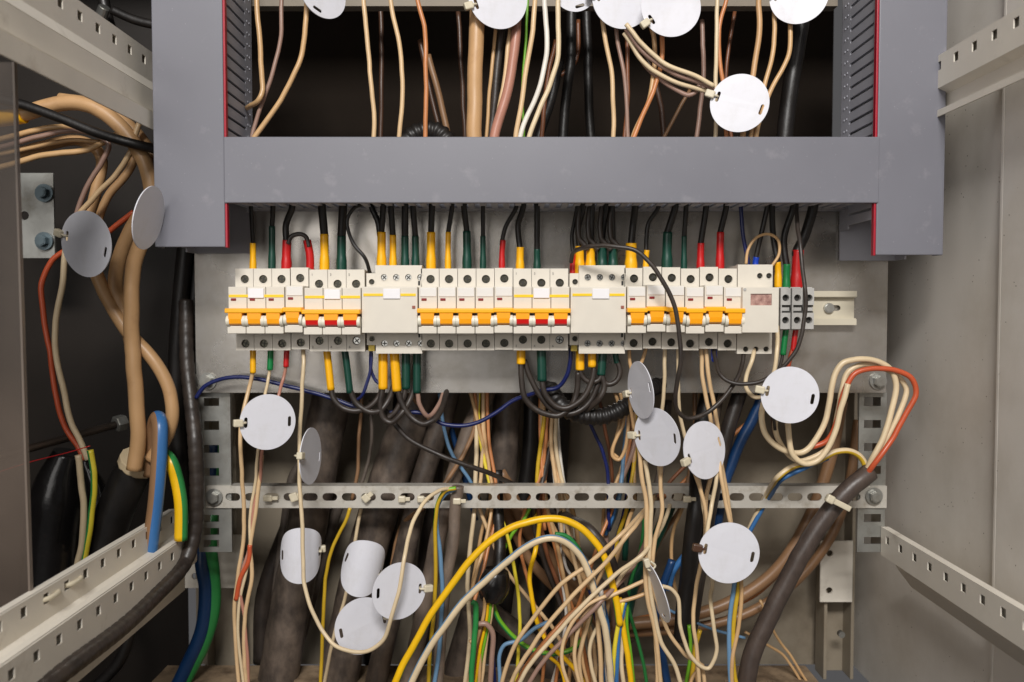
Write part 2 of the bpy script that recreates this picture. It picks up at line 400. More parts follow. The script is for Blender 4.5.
# slotted angle brackets
def bracket(x0, x1, y0, y1, D, holes, label, flip=1):
    a = P(x0, y1, D); b = P(x1, y0, D)
    bm = bmesh.new(); hs = []
    for (hx0, hx1, hy0, hy1) in holes:
        c = P(hx0, hy1, D); d = P(hx1, hy0, D); hs.append(rect(c.x, d.x, c.z, d.z))
    add_plate(bm, rect(a.x, b.x, a.z, b.z), hs, D * mm, 0.002)
    if flip > 0: add_box(bm, b.x - 0.002, b.x, D * mm + 0.0021, D * mm + 0.03, a.z, b.z)
    else: add_box(bm, a.x, a.x + 0.002, D * mm + 0.0021, D * mm + 0.03, a.z, b.z)
    tag(link('slotted_bracket', bm, M['zincdark']), label, 'slotted bracket', 'slotted brackets under the plate corners')
bracket(199, 230, 393, 552, 906, [(204, 219, 398, 406), (204, 219, 421, 430), (204, 219, 445, 453), (204, 219, 468, 476), (204, 219, 515, 522), (204, 219, 528, 535), (204, 219, 540, 547)], 'dark galvanised bracket with square slots at the left end of the slotted rail', -1)
bracket(857, 887, 391, 552, 906, [(864, 881, 397, 406), (864, 881, 420, 428), (864, 881, 443, 451), (864, 881, 466, 474), (864, 881, 514, 522), (864, 881, 537, 544)], 'galvanised bracket with square slots at the right end of the slotted rail')

# side rails running towards the viewer (profile swept along Y, punched face in YZ plane)
def side_rail(x, y0, y1, ztop, hface, prof, label, hole_z, inward, pitch=0.0303, hs=0.0078, m='rail_enamel', ph=0.0):
    bm = bmesh.new()
    holes = []; q = y0 + 0.014 + ph
    while q < y1 - 0.01: holes.append(rect(q - hs / 2, q + hs / 2, hole_z - hs / 2, hole_z + hs / 2)); q += pitch
    R = Matrix(((0, 1, 0, x), (1, 0, 0, 0), (0, 0, 1, 0), (0, 0, 0, 1)))
    add_plate(bm, rect(y0, y1, ztop - hface, ztop), holes, 0, 0.0012 * inward, mtx=R)
    sg = 1 if x > 0 else -1           # inner leg and top lip added to darken the punched holes
    add_box(bm, min(x + sg * 0.0068, x + sg * 0.008), max(x + sg * 0.0068, x + sg * 0.008), y0, y1, ztop - hface + 0.002, ztop - 0.0012)
    add_box(bm, min(x + sg * 0.0014, x + sg * 0.008), max(x + sg * 0.0014, x + sg * 0.008), y0, y1, ztop - 0.0011, ztop - 0.0001)
    for (pa, pb) in prof:            # further strips of the bent profile, as (dx,dz) pairs
        v = []
        (xa, za), (xb, zb) = pa, pb
        d = Vector((xb - xa, 0, zb - za)).normalized(); n = Vector((-d.z, 0, d.x)) * 0.0016
        for yy in (y0, y1):
            for (px_, pz_) in ((xa, za), (xb, zb)):
                v.append(bm.verts.new((px_, yy, pz_))); v.append(bm.verts.new((px_ + n.x, yy, pz_ + n.z)))
        for q4 in ((0, 2, 6, 4), (1, 3, 7, 5), (0, 1, 5, 4), (2, 3, 7, 6), (0, 1, 3, 2), (4, 5, 7, 6)):
            bm.faces.new([v[i] for i in q4])
    bmesh.ops.recalc_face_normals(bm, faces=bm.faces[:])
    tag(link('punched_side_rail', bm, M[m]), label, 'side rail')
# lower left: two stepped faces, both punched
side_rail(-0.356, 0.30, 0.905, -0.213, 0.026, [((-0.356, -0.239), (-0.346, -0.2425)), ((-0.346, -0.2425), (-0.3375, -0.2365))], 'upper punched face of the grey rail along the lower left side', -0.221, 1)
side_rail(-0.336, 0.30, 0.905, -0.235, 0.033, [((-0.336, -0.268), (-0.350, -0.275)), ((-0.350, -0.275), (-0.350, -0.300))], 'lower punched face of the grey rail along the lower left side', -0.245, 1, ph=0.01)
# upper left
side_rail(-0.352, 0.30, 0.862, 0.249, 0.030, [((-0.352, 0.219), (-0.346, 0.208)), ((-0.346, 0.208), (-0.346, 0.186)), ((-0.346, 0.186), (-0.336, 0.182)), ((-0.336, 0.182), (-0.336, 0.166))], 'grey punched rail crossing the upper left corner above the tan cables', 0.237, 1)
# right side rails
side_rail(0.392, 0.30, 0.905, -0.232, 0.030, [((0.392, -0.262), (0.404, -0.266)), ((0.404, -0.266), (0.410, -0.277)), ((0.410, -0.277), (0.4250, -0.297))], 'pale punched rail along the lower right cabinet wall', -0.243, 1)
side_rail(0.392, 0.30, 0.905, 0.232, 0.030, [((0.392, 0.202), (0.402, 0.198)), ((0.402, 0.198), (0.402, 0.186)), ((0.402, 0.186), (0.392, 0.182)), ((0.392, 0.182), (0.392, 0.176))], 'pale punched rail along the upper right cabinet wall', 0.222, 1)

# DIN rail
t = thing('mounting_rail', 'cream top hat rail holding the breakers, its bare end showing at the right', 'mounting rail', (0, 0, 0))
a = P(230, 308, 888); b = P(856, 308, 888); zt = P(0, 291, 888).z; zb = P(0, 325, 888).z
bm = bmesh.new(); sx = P(817, 0, 890).x
add_plate(bm, rect(a.x, b.x, zb + 0.005, zt - 0.005), [slot(P(832, 308, 893).x, (zt + zb) / 2, 0.018, 0.006)], 0.893, 0.0015)
add_box(bm, a.x, b.x, 0.886, 0.8875, zt - 0.006, zt); add_box(bm, a.x, b.x, 0.8877, 0.8928, zt - 0.007, zt - 0.0055)
add_box(bm, a.x, b.x, 0.886, 0.8875, zb, zb + 0.006); add_box(bm, a.x, b.x, 0.8877, 0.8928, zb + 0.0055, zb + 0.007)
link('rail_profile', bm, mat('din_cream', srgb(206, 198, 178), 0.42, 0.15, 0.04, 20, 0.03, 200), t, loc=(0, 0, 0))
bm = bmesh.new(); c = P(829, 308, 891); add_cyl(bm, c, (0, 1, 0), 0.0052, 0.004, 20, bevel=0.001)
add_box(bm, c.x - 0.003, c.x + 0.003, c.y - 0.0023, c.y - 0.0018, c.z - 0.0006, c.z + 0.0006); add_box(bm, c.x - 0.0006, c.x + 0.0006, c.y - 0.0024, c.y - 0.0019, c.z - 0.003, c.z + 0.003)
link('screw', bm, M['steel'], t, loc=(0, 0, 0))

# ================================================================== wiring ducts
def duct_v(x0, x1, y1, inner, label, sgn):
    """x0..x1 cover px at D=800; y1 lower end px; inner px side; sgn +1 if inner side faces +x"""
    D = 800
    t = thing('wiring_duct', label, 'wiring duct', (0, 0, 0), 'grey slotted wiring ducts')
    xa = P(x0, 0, D).x; xb = P(x1, 0, D).x; zb_ = P(0, y1, D).z; zt_ = 0.40
    bm = bmesh.new(); add_box(bm, xa, xb, 0.800, 0.8025, zb_, zt_, 0.0008)
    for xx in (xa, xb - 0.0022): add_box(bm, xx, xx + 0.0022, 0.8027, 0.810, zb_, zt_)
    link('cover', bm, M['duct'], t, loc=(0, 0, 0))
    xi = xb if sgn > 0 else xa
    bm = bmesh.new(); add_box(bm, xi + (0.0001 if sgn > 0 else -0.0022), xi + (0.0022 if sgn > 0 else -0.0001), 0.8005, 0.806, zb_ - 0.0005, zt_, 0.0004)
    link('red_edge', bm, M['ductred'], t, loc=(0, 0, 0))
    for s, xx in ((1, xb - 0.003), (-1, xa + 0.0012)):
        bm = bmesh.new(); zs = zb_
        if s == sgn: zb_ = P(0, 214 if sgn > 0 else 231, 892).z
        z = zb_ + 0.004
        add_box(bm, xx, xx + 0.0018, 0.872, 0.893, zb_, zt_)
        add_box(bm, xx, xx + 0.0018, 0.811, 0.815, zb_, zt_)
        while z < zt_:
            add_box(bm, xx, xx + 0.0018, 0.8152, 0.8718, z, z + 0.0086)
            for yy in (0.877, 0.884): add_box(bm, xx + (0.0018 if s > 0 else -0.0006), xx + (0.0024 if s > 0 else 0), yy, yy + 0.0016, z + 0.003, z + 0.0046)
            z += 0.0115
        link('slotted_side', bm, M['ductside'], t, loc=(0, 0, 0)); zb_ = zs
    bm = bmesh.new(); add_box(bm, xa + 0.002, xb - 0.002, 0.893, 0.896, zb_, zt_); link('back_strip', bm, M['ductside'], t, loc=(0, 0, 0))
duct_v(151, 222, 247, 1, 'grey vertical wiring duct on the left with a red edge', 1)
duct_v(880, 948, 255, -1, 'grey vertical wiring duct on the right with a red edge', -1)
t = thing('wiring_duct', 'long grey horizontal wiring duct above the row of breakers', 'wiring duct', (0, 0, 0), 'grey slotted wiring ducts')
a = P(224.8, 203, 800); b = P(879.2, 137, 800)
bm = bmesh.new(); add_box(bm, a.x, b.x, 0.7985, 0.801, a.z, b.z, 0.0008)
add_box(bm, a.x + 0.001, b.x - 0.001, 0.8012, 0.808, b.z - 0.0026, b.z - 0.0004); add_box(bm, a.x + 0.001, b.x - 0.001, 0.8012, 0.808, a.z + 0.0004, a.z + 0.0026)
link('cover', bm, M['duct'], t, loc=(0, 0, 0))
for zz in (a.z + 0.0035, b.z - 0.0055):
    bm = bmesh.new(); x = a.x + 0.004
    add_box(bm, a.x, b.x, 0.872, 0.893, zz, zz + 0.0018)
    while x < b.x - 0.006:
        add_box(bm, x, x + 0.0062, 0.806, 0.8718, zz, zz + 0.0018)
        for yy in (0.812, 0.880): add_box(bm, x + 0.002, x + 0.004, yy, yy + 0.002, zz - 0.0008, zz - 0.0001)
        x += 0.0115
    link('slotted_side', bm, M['ductside'], t, loc=(0, 0, 0))
bm = bmesh.new(); add_box(bm, a.x, b.x, 0.893, 0.896, a.z + 0.003, b.z - 0.003); link('back_strip', bm, M['ductside'], t, loc=(0, 0, 0))
# ================================================================== breakers
ZN0, ZB0, ZB1, ZP1, ZL1 = 0.0203, -0.0008, -0.0068, -0.0168, -0.0245
def text_mesh(s, size, loc, m, parent):
    cu = bpy.data.curves.new('marking', 'FONT'); cu.body = s; cu.size = size; cu.extrude = 0.00008; cu.align_x = 'CENTER'
    tmp = bpy.data.objects.new('tmp', cu); COL.objects.link(tmp)
    bpy.context.view_layer.update()
    me = bpy.data.meshes.new_from_object(tmp.evaluated_get(bpy.context.evaluated_depsgraph_get()))
    bpy.data.objects.remove(tmp); me.transform(Matrix.Rotation(math.pi / 2, 4, 'X'))
    me.materials.clear(); me.materials.append(m)
    o = bpy.data.objects.new('marking', me); COL.objects.link(o); o.parent = parent; o.location = loc; return o

def screw_part(t, x, z, y, r=0.0033, m='screw'):
    bm = bmesh.new(); add_cyl(bm, (0, 0, 0), (0, 1, 0), r, 0.002, 16, bevel=0.0005)
    a_ = random.uniform(0, 3)
    b2 = bmesh.new(); add_box(b2, -r * 0.8, r * 0.8, -0.0013, -0.0009, -0.0005, 0.0005, mi=1); add_box(b2, -0.0005, 0.0005, -0.0014, -0.001, -r * 0.8, r * 0.8, mi=1)
    merge(bm, b2, Matrix.Rotation(a_, 4, 'Y'))
    link('screw', bm, [M[m], M['recess_shade']], t, loc=(x, y, z))

def term_face(bm, x0, x1, z0, z1, holes, y=0.845):
    """terminal shoulder with real screw wells"""
    add_plate(bm, rect(x0, x1, z0, z1), [circle(hx, hz, hr, 18) for hx, hz, hr in holes], y, 0.007)
    for hx, hz, hr in holes: add_plate(bm, circle(hx, hz, hr + 0.0006, 18), [circle(hx, hz, hr, 18)], y - 0.0004, 0.0003)

def breaker(xn0, xn1, poles, label, red=False, stripe=False, dz=0.0, group=None, ind=True, cat='circuit breaker', name='circuit_breaker'):
    X0 = P(xn0, 308, 823).x; X1 = P(xn1, 308, 823).x; w_ = (X1 - X0) / poles; xc = (X0 + X1) / 2
    t = thing(name, label, cat, (xc, 0.886, dz), group)
    Y = lambda y: y - 0.886
    g = 0.00022
    bm = bmesh.new()
    zs1, zs0 = (0.0246, -0.0312) if red else (0.0283, -0.0350)
    for i in range(poles):
        a_ = -w_ * poles / 2 + i * w_ + g; b_ = a_ + w_ - 2 * g; c_ = (a_ + b_) / 2 + 0.0006
        add_box(bm, a_ + 0.0004, b_ - 0.0004, Y(0.8525), Y(0.886), -0.0412, 0.0382)
        term_face(bm, a_, b_, ZN0 - 0.001, 0.0386, [(c_, zs1, 0.0041)], Y(0.845))
        term_face(bm, a_, b_, -0.0416, ZL1 + 0.001, [(c_, zs0, 0.0041)], Y(0.845))
        add_box(bm, a_, b_, Y(0.8235), Y(0.8520), ZB0 + 0.0002, ZN0, 0.0006)              # upper nose
        add_box(bm, a_, b_, Y(0.8300), Y(0.8520), ZP1 - 0.001, ZB0)                        # recess back
        add_box(bm, a_, b_, Y(0.8195), Y(0.8520), ZL1, ZP1 - 0.0002, 0.0007)               # lower lip
    link('body', bm, M['breaker'], t, loc=(0, 0, 0))
    for za, zb in ((ZN0 + 0.001, 0.0375), (-0.0405, ZL1)):
        bm = bmesh.new(); add_box(bm, -w_ * poles / 2 + 0.001, w_ * poles / 2 - 0.001, Y(0.8490), Y(0.8522), za, zb); link('well_shade', bm, M['recess_shade'], t, loc=(0, 0, 0))  # dark slab standing in for shade down the screw wells
    # handle: bar (linked across the poles), paddles, red field
    h = w_ * poles / 2
    bm = bmesh.new()
    add_box(bm, -h - 0.0006, h + 0.0004, Y(0.8140), Y(0.826), ZB1 + 0.0020, ZB0 + 0.0004, 0.0009)
    link('handle_bar', bm, M['orange'], t, loc=(0, 0, 0))
    for i in range(poles):
        a_ = -h + i * w_; b_ = a_ + w_; k = 0.0031; g2 = 0.00005
        bm = bmesh.new()
        prof = [(Y(0.8150), ZB1 + 0.0024), (Y(0.8152), -0.0105), (Y(0.8162), ZP1 + 0.002), (Y(0.819), ZP1 + 0.0004), (Y(0.8295), ZP1 + 0.0004), (Y(0.8295), ZB1 + 0.0024)]
        va = [bm.verts.new((a_ + 0.0026, y, z)) for y, z in prof]; vb = [bm.verts.new((b_ - 0.0026, y, z)) for y, z in prof]
        for q in range(len(prof)): 
            f = bm.faces.new((va[q], va[(q + 1) % 6], vb[(q + 1) % 6], vb[q]))
            if red and q in (1, 2): f.material_index = 1
        bm.faces.new(va); bm.faces.new(vb[::-1]); bmesh.ops.recalc_face_normals(bm, faces=bm.faces[:])
        link('toggle', bm, [M['orange2'], M['red']], t, loc=(0, 0, 0))
        bm = bmesh.new()
        for (xa, xb) in ((a_ + g2, a_ + k), (b_ - k, b_ - g2)):
            add_cyl(bm, ((xa + xb) / 2, Y(0.8200), -0.0122), (1, 0, 0), 0.0052, xb - xa, 24, bevel=0.0002)
        link('pivot', bm, M['pivot'], t, loc=(0, 0, 0))
        if ind and not red:
            bm = bmesh.new(); add_box(bm, a_ + 0.0028, a_ + 0.0078, Y(0.8226), Y(0.8236), 0.0070, 0.0093, 0.0004)
            link('indicator', bm, M['window'], t, loc=(0, 0, 0))
        screw_part(t, (a_ + b_) / 2 + 0.0006, zs1, Y(0.8472)); screw_part(t, (a_ + b_) / 2 + 0.0006, zs0, Y(0.8482), m='screw' if not (red and i == 2) else 'steel')
        if red:
            text_mesh('135'[i % 3], 0.0034, (a_ + 0.003, Y(0.8448), 0.0325), M['ink'], t)
            text_mesh('246'[i % 3], 0.0034, (a_ + 0.003, Y(0.8448), -0.0385), M['ink'], t)
    if stripe or red:
        bm = bmesh.new(); lw = 0.0078
        add_box(bm, -h + 0.0008, -lw, Y(0.8230), Y(0.8236), 0.0102, 0.0128); add_box(bm, lw, h - 0.0008, Y(0.8230), Y(0.8236), 0.0102, 0.0128)
        link('yellow_stripe', bm, M['stripe'], t, loc=(0, 0, 0))
        bm = bmesh.new(); add_box(bm, -lw + 0.0003, lw - 0.0003, Y(0.8218), Y(0.8236), 0.0095, 0.0186, 0.0004); link('label_field', bm, M['label'], t, loc=(0, 0, 0))
    else:
        bm = bmesh.new(); add_box(bm, -h + 0.0016, h - 0.0008, Y(0.8226), Y(0.8236), 0.0108, 0.0192, 0.0003); link('label_field', bm, M['breaker_lo'], t, loc=(0, 0, 0))
    return t

g5 = 'single-pole breakers with orange toggles'; g3 = 'three-pole breakers'; gR = 'wide blank-faced modules'
breaker(228, 284.5, 3, 'three-pole breaker with orange toggles and red windows at the left end of the row', stripe=True, group=g3)
breaker(285, 303.5, 1, 'single breaker wedged between the leftmost two three-pole breakers', dz=0.001, group=g5)
breaker(304, 361, 3, 'three-pole breaker with red toggle tips left of the first blank module', red=True, group=g3, dz=-0.001)
for i, lab in enumerate(['single breaker directly right of the first blank module', 'second single breaker right of the first blank module', 'middle one of the five single breakers between two wide units', 'fourth of the five single breakers in the centre of the row', 'single breaker directly left of the central three-pole breaker with red tips']):
    breaker(418.5 + 18.9 * i, 437.3 + 18.9 * i, 1, lab, group=g5, dz=[0, 0, 0, 0, 0.0006][i])
breaker(513.2, 569.8, 3, 'three-pole breaker with red toggle tips in the centre of the row', red=True, group=g3)
for i, lab in enumerate(['single breaker directly right of the second blank module', 'slightly raised single breaker second to the right of the second blank module', 'raised single breaker crossed by the looping black wire', 'fourth single breaker right of the second blank module', 'fifth single breaker right of the second blank module, sitting slightly high', 'single breaker directly left of the white module with the small window']):
    breaker(627 + 19.35 * i, 646 + 19.35 * i, 1, lab, group=g5, dz=[0.0005, 0.0018, 0.0012, 0.0, 0.0016, 0.0][i], ind=(i != 2))

def blank_module(xn0, xn1, label):
    X0 = P(xn0, 308, 823).x; X1 = P(xn1, 308, 823).x; h = (X1 - X0) / 2
    t = thing('residual_current_module', label, 'breaker module', ((X0 + X1) / 2, 0.886, 0.0), gR); Y = lambda y: y - 0.886
    bm = bmesh.new(); s = 0.0009
    hs = [(-h + 0.018 + 0.0119 * i + 0.0005, 0.0300, 0.0032) for i in range(4)]
    lo = [(-h + 0.018 + 0.0119 * i + 0.0005, -0.0348, 0.0032) for i in range(4)]
    add_box(bm, -h + 0.0105, h + 0.0012, Y(0.8525), Y(0.886), -0.0444, 0.0414)
    add_box(bm, -h + 0.0004, -h + 0.0102, Y(0.8525), Y(0.886), -0.036, 0.0335)
    term_face(bm, -h + 0.010, h + 0.0016, ZN0 - 0.001, 0.0418, hs, Y(0.845))
    term_face(bm, -h + 0.010, h + 0.0016, -0.0448, ZL1 + 0.001, lo, Y(0.845))
    term_face(bm, -h + 0.0010, -h + 0.0098, ZN0 - 0.001, 0.0340, [(-h + 0.0062, 0.0256, 0.0028)], Y(0.846))
    term_face(bm, -h + 0.0010, -h + 0.0098, -0.0365, ZL1 + 0.001, [(-h + 0.0062, -0.0302, 0.0028)], Y(0.846))
    add_box(bm, -h + 0.0002, h - 0.0004, Y(0.8225), Y(0.8520), -0.0240, ZN0, 0.0007)
    link('body', bm, M['breaker'], t, loc=(0, 0, 0))
    for za, zb in ((ZN0 + 0.001, 0.0405), (-0.0435, ZL1)):
        bm = bmesh.new(); add_box(bm, -h + 0.012, h, Y(0.850), Y(0.8522), za, zb); link('well_shade', bm, M['recess_shade'], t, loc=(0, 0, 0))  # same dark slab for the shade in the wells
    for x, z, r in hs + lo: screw_part(t, x, z, Y(0.8475), 0.0028, 'steel')
    screw_part(t, -h + 0.0062, 0.0256, Y(0.849), 0.0024); screw_part(t, -h + 0.0062, -0.0302, Y(0.849), 0.0024)
    bm = bmesh.new(); add_box(bm, -h + 0.002, -0.0063, Y(0.8219), Y(0.8226), 0.0114, 0.0138); add_box(bm, 0.0105, h - 0.002, Y(0.8219), Y(0.8226), 0.0114, 0.0138); link('yellow_stripe', bm, M['stripe'], t, loc=(0, 0, 0))
    bm = bmesh.new(); add_box(bm, -0.006, 0.0102, Y(0.8210), Y(0.8226), 0.0088, 0.0184, 0.0004); link('label_field', bm, M['label'], t, loc=(0, 0, 0))
    bm = bmesh.new(); add_box(bm, h - 0.0055, h - 0.0025, Y(0.8216), Y(0.8226), -0.0006, 0.0022, 0.0002); link('test_mark', bm, mat('test_mark', srgb(150, 84, 66), 0.5), t, loc=(0, 0, 0))
    bm = bmesh.new()
    for z0_ in (0.0222, -0.0288): add_box(bm, h - 0.0022, h - 0.0002, Y(0.8446), Y(0.8449), z0_, z0_ + 0.0042)
    link('catch_slot', bm, M['recess_shade'], t, loc=(0, 0, 0))
    bm = bmesh.new(); add_box(bm, -h + 0.0025, -h + 0.0085, Y(0.847), Y(0.86), -0.0425, -0.0368); link('clamp', bm, M['brass'], t, loc=(0, 0, 0))
blank_module(361.5, 418, 'wide blank-faced module with yellow stripe left of the five single breakers')
blank_module(570.3, 626.5, 'wide blank-faced module with yellow stripe right of the central red-tipped breaker')

# module with a small window
X0 = P(742, 308, 818).x; X1 = P(778, 308, 818).x; h = (X1 - X0) / 2
t = thing('window_module', 'white module with a small pinkish window at the right end of the breakers', 'module', ((X0 + X1) / 2, 0.886, 0)); Y = lambda y: y - 0.886
bm = bmesh.new()
wx0, wx1, wz0, wz1 = -h + 0.0075, h - 0.0065, 0.0025, 0.0135
add_plate(bm, rect(-h, h, -0.0232, 0.0195), [rect(wx0, wx1, wz0, wz1)], Y(0.816), 0.003)
add_box(bm, -h, h, Y(0.8192), Y(0.853), -0.0232, 0.0195)
off = 0.0027
term_face(bm, -h + off, h + off, 0.0185, 0.0425, [(0.0045 + off, 0.0315, 0.0028), (0.0135 + off, 0.0315, 0.0028)], Y(0.845))
term_face(bm, -h + off, h + off, -0.0450, -0.0222, [(-0.0085 + off, -0.0405, 0.0027), (0.0015 + off, -0.0405, 0.0027), (0.0115 + off, -0.0405, 0.0027)], Y(0.845))
add_box(bm, -h + off + 0.0002, h + off - 0.0004, Y(0.8532), Y(0.886), -0.0446, 0.042)
link('body', bm, M['breaker'], t, loc=(0, 0, 0))
bm = bmesh.new(); add_box(bm, wx0 - 0.0005, wx1 + 0.0005, Y(0.8175), Y(0.8191), wz0 - 0.0005, wz1 + 0.0005); link('window', bm, M['meterwin'], t, loc=(0, 0, 0))
for x, z in ((0.0045, 0.0315), (0.0135, 0.0315), (-0.0085, -0.0405), (0.0015, -0.0405), (0.0115, -0.0405)): screw_part(t, x + off, z, Y(0.848), 0.0024, 'screw')
bm = bmesh.new(); add_cyl(bm, (-h + 0.002, Y(0.8156), 0.0175), (0, 1, 0), 0.0014, 0.0008, 12); link('latch', bm, M['termgrey'], t, loc=(0, 0, 0))

# grey feed-through terminal blocks
for i, (xa, xb) in enumerate(((780, 791), (791.4, 803), (803.4, 814.5))):
    A = P(xa, 329, 848); B = P(xb, 288, 848)
    t = thing('terminal_block', ['grey terminal block fed by the green sleeve, nearest the white window module', 'middle grey terminal block below the large red sleeve', 'grey terminal block at the right end beside the bare rail'][i], 'terminal block', ((A.x + B.x) / 2, 0.886, (A.z + B.z) / 2), 'grey terminal blocks')
    hw = (B.x - A.x) / 2 - 0.0003; hz = (B.z - A.z) / 2
    bm = bmesh.new()
    add_plate(bm, rect(-hw, hw, 0.0035, hz), [circle(0.0002, 0.0105, 0.0034, 16)], Y(0.848), 0.006)
    add_plate(bm, rect(-hw, hw, -hz, -0.0042), [circle(0.0002, -0.0115, 0.0034, 16)], Y(0.848), 0.006)
    add_box(bm, -hw, hw, Y(0.8541), Y(0.886), -hz - 0.001, hz + 0.001)
    add_box(bm, -hw, hw, Y(0.851), Y(0.854), -0.0025, 0.0015, 0.0004)
    add_box(bm, -hw, -hw + 0.0012, Y(0.8478), Y(0.8540), -0.0041, 0.0034)
    link('housing', bm, M['termgrey'], t, loc=(0, 0, 0))
    bm = bmesh.new(); add_box(bm, -hw + 0.0013, hw - 0.0001, Y(0.850), Y(0.8539), 0.0017, 0.0034); add_box(bm, -hw + 0.0013, hw - 0.0001, Y(0.850), Y(0.8539), -0.0041, -0.0027)
    for z in (0.0105, -0.0115): add_cyl(bm, (0.0002, Y(0.8535), z), (0, 1, 0), 0.0036, 0.001, 16)
    link('contact_slot', bm, M['recess_shade'], t, loc=(0, 0, 0))

# ================================================================== round tags
def tagdisc(px, py, D, rx, ry, label, roll=0, yaw_sign=1, tie=180, bend=0.0, bend_off=0.0, slots=True, tie_on=True, rot=0, dark_tie=False, pitch=0):
    """rx, ry visible semi axes px; roll = turn in the picture plane (deg); tie = direction of the tie around the disc (deg)"""
    r = ry / F * D * mm; yaw = math.acos(min(1, rx / ry)) * yaw_sign
    t = thing('cable_tag', label, 'cable tag', P(px, py, D), 'round white plastic cable tags')
    t.rotation_euler = (Matrix.Rotation(-math.atan((px - 512) / F), 4, 'Z') @ Matrix.Rotation(math.radians(-roll), 4, 'Y') @ Matrix.Rotation(yaw, 4, 'Z') @ Matrix.Rotation(math.radians(pitch), 4, 'X')).to_euler()
    bm = bmesh.new(); A = math.radians(tie)
    hs = []
    if slots:
        for s in (1, -1):
            c = Vector((math.cos(A), math.sin(A))) * (r * 0.78 * s)
            base = slot(0, 0, 0.0032, 0.0100, 5); ca, sa = math.cos(A), math.sin(A)
            hs.append([(c.x + x * ca - z * sa, c.y + x * sa + z * ca) for x, z in base])
    cuts = [(-1 + 2 * i / 24) * r for i in range(1, 24)] if bend else None
    add_plate(bm, circle(0, 0, r, 64), hs, 0, 0.0009, cuts)
    if bend:
        for v in bm.verts:     # wrapped round a cable lying along local Z
            u = v.co.x - bend_off; R = bend
            s_ = v.co.y
            v.co.x = bend_off + (R + 0 * s_) * math.sin(u / R); v.co.y = R - (R - s_) * math.cos(u / R)
    else:
        k_ = random.uniform(-1, 1) * 0.0012
        for v in bm.verts: v.co.y += k_ * (v.co.x / r) * (v.co.z / r)
    link('disc', bm, M['tag'], t, loc=(0, 0, 0))
    if tie_on:
        bm = bmesh.new(); c = Vector((math.cos(A), 0, math.sin(A)))
        hd = c * (r * 1.08); wv = Vector((-math.sin(A), 0, math.cos(A)))
        yo = -0.0015
        if bend:
            u = hd.x - bend_off; hd.x = bend_off + bend * math.sin(u / bend); yo = bend - bend * math.cos(u / bend) - 0.001
        b2 = bmesh.new(); add_box(b2, -0.005, 0.004, -0.0028, 0.0030, -0.0035, 0.0035, 0.0012)
        merge(bm, b2, Matrix.Translation(hd + Vector((0, yo, 0))) @ Matrix.Rotation(-A, 4, 'Y'))
        # strap through the slot, out over the rim and behind
        q0 = c * (r * 0.78)
        if bend:
            u = q0.x - bend_off; q0.x = bend_off + bend * math.sin(u / bend); q0.y = bend - bend * math.cos(u / bend)
        path = spline([tuple(hd + Vector((0, yo - 0.0012, 0))), tuple(q0 + c * 0.0016 + Vector((0, -0.0018, 0))), tuple(q0 + Vector((0, 0.0008, 0))), tuple(q0 + c * 0.003 + Vector((0, 0.006, 0))), tuple(hd + Vector((0, yo + 0.004, 0)))], 5)
        add_tube(bm, path, 0.0011, 8)
        link('tag_tie', bm, M['tie'] if not dark_tie else wm('dbrown'), t, loc=(0, 0, 0))
    return t
tagdisc(86, 244, 800, 22, 33, 'round white tag hung by the tan cable bend at the far left', roll=8, tie=155, yaw_sign=-1)
tagdisc(149, 218, 770, 13, 32, 'narrow edge-on tag against the tan cable beside the left duct', roll=-14, tie_on=False, yaw_sign=1, slots=False)
tagdisc(323, -8, 850, 22, 26, 'tag cut off by the top edge at the far left above the duct', roll=10, tie=60, tie_on=False, yaw_sign=1)
tagdisc(498, -2, 838, 29, 30, 'tag on the thick tan cable at the top edge', tie=200)
tagdisc(574, -12, 850, 22, 23, 'small sliver of a tag at the top edge', tie=110, tie_on=False)
tagdisc(622, -2, 850, 29, 30, 'tag at the top edge half covered by another tag', tie=178)
tagdisc(671, 6, 828, 29, 30, 'tag at the top edge lying over its left neighbour', tie=215)
tagdisc(799, -5, 836, 28, 28, 'tag at the top edge nearest the right duct', tie=175)
tagdisc(739.5, 103, 815, 28.5, 28.5, 'round tag hanging against the top of the horizontal duct', tie=160)
tagdisc(268, 422, 815, 27, 28, 'full round tag below the left end of the breaker row', tie=178, yaw_sign=1)
tagdisc(311, 456, 835, 10.5, 28.5, 'narrow turned tag just right of the full tag at lower left', tie=170, yaw_sign=1)
tagdisc(301, 556, 862, 28.5, 28.5, 'tag bent round the leftmost dark cable below the slotted rail', tie=5, bend=0.021, roll=-4)
tagdisc(363, 569, 850, 29, 29, 'tag bent round the dark cable beside the stacked pair', tie=-15, bend=0.021, roll=-13)
tagdisc(363, 626, 838, 28, 29, 'lowest tag, crossed by the cream loop, under its neighbours', tie=10, yaw_sign=1)
tagdisc(399.5, 591, 818, 27, 29, 'round tag overlapping two others at lower left of centre', tie=-3, tie_on=True)
tagdisc(640, 390, 822, 12.5, 29, 'narrow leaning tag above and left of the centre right tag', tie=190, roll=6, yaw_sign=-1)
tagdisc(656.5, 437, 815, 22.5, 29.5, 'round tag partly behind a narrow leaning tag right of centre', tie=178, yaw_sign=-1, roll=6)
tagdisc(705, 450, 812, 20, 29, 'tilted tag alone below the black wire loop', tie=190, roll=10, yaw_sign=1)
tagdisc(790, 395, 800, 28, 28.5, 'round tag below the terminal blocks at the right', tie=170)
tagdisc(729, 553, 775, 30, 31, 'large bright tag low on the right before the black cables', tie=170, dark_tie=True)
tagdisc(657, 593, 822, 9.5, 30, 'narrow tilted tag hanging below the rail left of the black cables', tie=92, roll=16, yaw_sign=-1)

